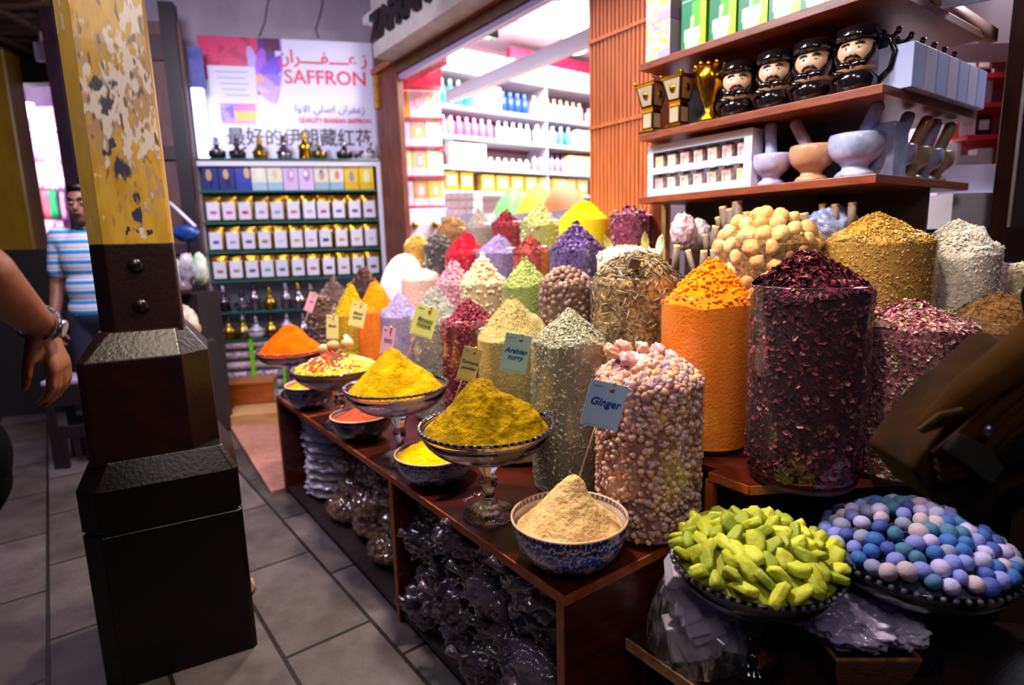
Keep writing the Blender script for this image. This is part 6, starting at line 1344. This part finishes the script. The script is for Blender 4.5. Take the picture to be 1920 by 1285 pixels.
def person(lab, base, yaw, J, skin, shirt, trous, hairm, sleeve=.5, vox=.008, scale=1.0, coat=False, headyaw=0, curl=.35, coll=None):
    T = Matrix.Translation(base) @ Matrix.Rotation(yaw, 4, 'Z'); TI = T.inverted(); j = {k: V(v) for k, v in JD.items()}
    for k, v in J.items(): j[k] = (TI.to_3x3() @ V(v)) if k in ('hdl', 'hdr') else TI @ V(v)
    t = thing('person', lab, 'person', base, yaw)
    b = MB()
    for s_, sg in (('l', -1), ('r', 1)):
        capsule(b, j['hip' + s_], .088, j['knee' + s_], .058); capsule(b, j['knee' + s_], .056, j['ank' + s_], .036); capsule(b, j['ank' + s_] - V((0, 0, .03)), .036, j['ank' + s_] + V((0, -.13, -.055)), .03)
        capsule(b, j['sh' + s_], .055, j['el' + s_], .043); capsule(b, j['el' + s_], .043, j['wr' + s_], .026)
        capsule(b, j['chest'] + (j['sh' + s_] - j['chest']) * .3, .09, j['sh' + s_], .058)
        hand_parts(b, j['wr' + s_], j['hd' + s_], (-sg, 0, 0) if s_ == 'l' else (-sg, 0, 0), -1, curl)
    b.blob(j['pel'], (.16, .11, .12), 20, 12); b.blob(j['waist'], (.14, .10, .15), 20, 12); b.blob(j['chest'], (.165, .115, .19), 20, 12)
    capsule(b, j['neck'] - V((0, 0, .04)), .062, j['head'] + V((0, .015, -.06)), .052)
    h = j['head']; R = Matrix.Rotation(headyaw, 3, 'Z'); hp = lambda x, y, z: h + R @ V((x, y, z))
    b.blob(hp(0, .012, .02), (.077, .096, .098), 24, 16); b.blob(hp(0, -.025, -.05), (.056, .062, .062), 18, 12); b.blob(hp(0, -.055, -.09), (.026, .024, .022), 12, 8)
    capsule(b, hp(0, -.082, .012), .010, hp(0, -.100, -.028), .0145, 10); b.blob(hp(0, -.082, -.058), (.024, .012, .010), 12, 8)
    b.tube([hp(-.04, -.074, .028), hp(0, -.088, .030), hp(.04, -.074, .028)], .010, 8)
    for sg in (-1, 1): b.blob(hp(sg * .078, .012, -.01), (.010, .020, .032), 12, 8); b.blob(hp(sg * .045, -.055, -.02), (.022, .02, .02), 10, 8)
    rem(b.build('body', skin, t), vox, 3)
    for sg in (-1, 1):
        MB().blob(hp(sg * .030, -.079, .008), (.012, .006, .0065), 10, 8).build('eye', mat('#e8e0dc', r=.2), t)
        MB().blob(hp(sg * .030, -.0845, .008), (.0055, .002, .0055), 8, 6).build('iris', mat('#1c0f0a', r=.2), t)
        MB().tube([hp(sg * .014, -.094, .030), hp(sg * .032, -.090, .036), hp(sg * .048, -.074, .028)], [.004, .005, .003], 6).build('eyebrow', hairm, t)
    MB().tube([hp(-.022, -.092, -.054), hp(0, -.099, -.055), hp(.022, -.092, -.054)], [.002, .005, .002], 8).build('lips', mat('#8a4840'), t)
    ch_ = [c for c in t.children]; ey = [c for c in ch_ if c.name.startswith('eye') and not c.name.startswith('eyebrow')]; ir = [c for c in ch_ if c.name.startswith('iris')]
    for a_, b_ in zip(ey, ir): sub(a_, b_)
    b = MB(); b.blob(hp(0, .028, .045), (.084, .098, .092), 26, 16); b.blob(hp(0, .0, .10), (.07, .08, .04), 16, 10); b.blob(hp(0, .06, .0), (.07, .06, .085), 16, 10)
    rem(b.build('hair', hairm, t), .009, 2)
    b = MB(); e = .014
    b.blob(j['chest'], (.165 + e, .115 + e, .19 + e), 24, 14); b.blob(j['waist'], (.14 + e * 2, .10 + e * 2, .16), 24, 14); b.blob(j['pel'] - V((0, 0, .0)), (.16 + e, .11 + e, .13), 24, 14)
    capsule(b, j['chest'] + V((0, 0, .10)), .10, j['neck'] - V((0, 0, .03)), .068)
    if coat: capsule(b, j['pel'], .16, j['pel'] - V((0, 0, .42)), .19)
    for s_ in 'lr':
        capsule(b, j['chest'] + (j['sh' + s_] - j['chest']) * .3, .10, j['sh' + s_], .07); 
        k = min(1, sleeve * 2); capsule(b, j['sh' + s_], .068, j['sh' + s_] + (j['el' + s_] - j['sh' + s_]) * k, .060 if sleeve < .8 else .052)
        if sleeve > .6: capsule(b, j['el' + s_], .052, j['el' + s_] + (j['wr' + s_] - j['el' + s_]) * .92, .038)
    rem(b.build('shirt' if not coat else 'coat', shirt, t), .010, 4)
    shp = [c for c in t.children if c.name.startswith(('shirt', 'coat'))][0]
    if coll: MB().tube([j['neck'] + V((.062 * math.cos(a), .062 * math.sin(a) - .004, -.012 + .012 * math.sin(a))) for a in [i * PI / 8 for i in range(17)]], .014, 8).build('collar', coll, shp)
    b = MB()
    for s_ in 'lr': capsule(b, j['hip' + s_], .10, j['knee' + s_], .072); capsule(b, j['knee' + s_], .072, j['ank' + s_] + V((0, 0, .0)), .056)
    b.blob(j['pel'] - V((0, 0, .04)), (.168, .122, .12), 20, 12); rem(b.build('trousers', trous, t), .011, 4)
    b = MB()
    for s_ in 'lr': capsule(b, j['ank' + s_] + V((0, .02, -.045)), .045, j['ank' + s_] + V((0, -.15, -.052)), .037)
    rem(b.build('shoes', mat('#181214', r=.5), t), .008, 2)
    return t, j
def stripes():
    m_ = bpy.data.materials.new('striped_knit'); m_.use_nodes = True; nt = m_.node_tree; n = nt.nodes; l = nt.links; b = n['Principled BSDF']; b.inputs['Roughness'].default_value = .85
    tc = n.new('ShaderNodeTexCoord'); sp = n.new('ShaderNodeSeparateXYZ'); l.new(tc.outputs['Object'], sp.inputs[0])
    a = n.new('ShaderNodeMath'); a.operation = 'MULTIPLY'; a.inputs[1].default_value = 1 / .062; l.new(sp.outputs[2], a.inputs[0]); fr = n.new('ShaderNodeMath'); fr.operation = 'FRACT'; l.new(a.outputs[0], fr.inputs[0])
    cr = n.new('ShaderNodeValToRGB'); cr.color_ramp.interpolation = 'CONSTANT'; e = cr.color_ramp.elements; e[0].color = C('#2488c8'); e[1].position = .30; e[1].color = C('#60b8e0')
    for p_, c in ((.42, '#ece8f4'), (.58, '#8a5c84'), (.66, '#e8dcec'), (.80, '#c8a8c8'), (.88, '#e8e4f4')): x = e.new(p_); x.color = C(c)
    l.new(fr.outputs[0], cr.inputs[0]); l.new(cr.outputs[0], b.inputs['Base Color']); return m_
SK1 = mat('#8c5c48', '#7c4c3c', 10, .5, sss=.08); HB = mat('#0c0808', r=.4); JEAN = mat('#1c2438', '#141a2c', 30, .8)
mx = PY(152, 372, 3.72).x
person('young man in a blue and white striped polo shirt standing behind the post', (mx, 3.74, 0), .12, {'ell': (mx - .24, 3.74, 1.12), 'wrl': (mx - .21, 3.62, .88), 'hdl': (.35, -.4, -1)}, SK1, stripes(), JEAN, HB, sleeve=.36, coll=mat('#101830'), headyaw=.1)
# passer-by with the wrist watch
BLKC = mat('#020203', '#040406', 20, .9, spec=.05)
wr = PY(76, 610, 1.10); el = PY(-40, 512, .84)
T0 = (-1.13, .84, 0)
SK2 = mat('#9a5c3c', '#84492e', 12, .5, sss=.08)
pp, pj = person('passer-by in black at the left edge, lowered hand with a steel watch', T0, PI + .25, {'shl': (-.93, .78, 1.47), 'ell': el, 'wrl': wr, 'hdl': (.18, .10, -1), 'pel': (-1.02, .90, .97), 'chest': (-1.12, .84, 1.27), 'waist': (-1.08, .86, 1.10)}, SK2, BLKC, BLKC, HB, sleeve=.30, vox=.006, curl=.42)
wd = (wr - el).normalized(); wc = wr - wd * .012
w_ = thing('wrist_watch', 'steel link watch on the wrist of the passer-by', 'watch', wc, 0, rot=wd.to_track_quat('Z', 'Y').to_euler())
LK = mat('#a8a4b8', '#706c80', 60, .25, metal=.9)
for i in range(16):
    a = 2 * PI * i / 16
    MB().box(-.0065, .0065, -.0025, .0025, -.010, .010, T=Matrix.Rotation(a, 4, 'Z') @ Matrix.Translation((0, .0335, 0))).build('link', LK, w_, bevel=.001)
wt = Matrix.Rotation(PI * .85, 4, 'Z') @ Matrix.Translation((0, .037, 0)) @ Matrix.Rotation(-PI / 2, 4, 'X')
# turn the dial to the side that faces the lens
vd = w_.rotation_euler.to_matrix().inverted() @ (EYE - wc + V((.35, 0, .2))); an = math.atan2(vd.y, vd.x) - PI / 2
wt = Matrix.Rotation(an, 4, 'Z') @ Matrix.Translation((0, .034, 0)) @ Matrix.Rotation(-PI / 2, 4, 'X')
MB().lathe([(.001, 0), (.017, 0), (.018, .004), (.016, .008), (.001, .008)], 24, T=wt).build('watch_case', LK, w_); MB().lathe([(.0145, .0082), (.001, .0084)], 24, T=wt).build('dial', mat('#e8e0e8', r=.1, coat=1), w_)
# visitor at the right edge with the olive bag
hx = PY(1908, 335, .95)
person('visitor in dark clothes mostly beyond the right edge, leaning to the stall', (1.10, .80, 0), -1.9, {'head': (hx.x + .175, .97, hx.z + .0), 'neck': (1.06, .93, 1.24), 'chest': (1.05, .88, 1.05), 'waist': (1.04, .83, .92), 'pel': (1.0, .80, .80), 'shl': (.98, 1.02, 1.18), 'shr': (1.10, .78, 1.18), 'ell': (1.06, 1.05, .93), 'elr': (1.15, .66, .93), 'wrl': (1.03, .95, .72), 'wrr': (1.08, .58, .72), 'hipl': (.98, .88, .76), 'hipr': (1.0, .72, .76), 'kneel': (.99, .88, .42), 'kneer': (1.0, .70, .42), 'ankl': (.98, .90, .09), 'ankr': (1.0, .70, .09)}, mat('#7a4430', r=.55), mat('#020308', '#04050c', 10, .9, spec=.05), mat('#020308', r=.9, spec=.05), HB, sleeve=.95)
OL = mat('#3a2006', '#1c0e03', 7, .85, .5, 24, spec=.1); OLD = mat('#120c08', '#0c0806', 10, .9, .3, 40, spec=.1)
bg = thing('shoulder_bag', 'olive brown canvas bag with dark straps and a metal snap at the right edge', 'bag', PY(1840, 860, .80), 0)
og = bg.location.copy()
def bpnt(px, py, Y): return PY(px, py, Y) - og
def slab(b, pts, Y, th, sag=0, mi=0):
    n = len(pts); f = [bpnt(x, y, Y + sag * k) for k, (x, y) in enumerate(pts)]; bk_ = [q + V((.05 * th, th, 0)) for q in f]
    b.add(f + bk_, [list(range(n))[::-1], list(range(n, 2 * n))] + [(i, (i + 1) % n, n + (i + 1) % n, n + i) for i in range(n)], mi, False)
def soft(o, v=.006, it=8): rem(o, v, it); return o
b = MB(); slab(b, [(1940, 640), (1880, 700), (1800, 760), (1745, 830), (1708, 880), (1760, 950), (1830, 965), (1900, 920), (1960, 900)], .80, .12); b.build('bag_body', OL, bg); soft(bg.children[-1])
b = MB(); b.tube([bpnt(1950, 625, .77), bpnt(1880, 690, .77), bpnt(1810, 740, .775), bpnt(1765, 778, .78), bpnt(1725, 805, .80)], [.026, .027, .024, .017, .008], 12); b.build('rolled_flap', mat('#4a2c08', '#2c1a05', 6, .85, .3, 30, spec=.08), bg)
for k, (yo, rr) in enumerate([(0, .012), (26, .010), (48, .012), (70, .009)]): MB().tube([bpnt(1960, 690 + yo * 1.1, .775), bpnt(1890, 745 + yo, .775), bpnt(1820, 810 + yo, .778), bpnt(1760, 858 + yo * .6, .79)], rr, 8).build('canvas_fold', OL, bg)
b = MB(); slab(b, [(1808, 766), (1806, 774), (1768, 784), (1728, 812), (1722, 806), (1762, 776)], .752, .006); b.build('flap_binding', mat('#40301c', r=.8, spec=.1), bg, bevel=.001)
b = MB(); slab(b, [(1775, 845), (1805, 815), (1860, 840), (1885, 880), (1862, 910), (1810, 870)], .762, .012); b.build('strap_tab', mat('#1e1814', '#181210', 20, .7), bg, bevel=.003)
b = MB(); slab(b, [(1840, 845), (1925, 770), (1960, 790), (1960, 860), (1890, 880)], .768, .02); b.build('side_pocket', OLD, bg, bevel=.006)
b = MB(); slab(b, [(1745, 890), (1775, 850), (1880, 915), (1870, 960), (1835, 1000), (1822, 958)], .79, .05); b.build('lower_panel', OLD, bg, bevel=.01)
MB().blob(bpnt(1856, 808, .752), (.0075, .004, .0075), 12, 8).build('metal_snap', mat('#9890b8', r=.2, metal=1), bg)
b = MB(); b.tube([bpnt(1955, 632, .80), V((.98, .88, 1.20)) - og, V((1.04, .90, 1.25)) - og], .014, 8); b.build('shoulder_strap', OLD, bg)
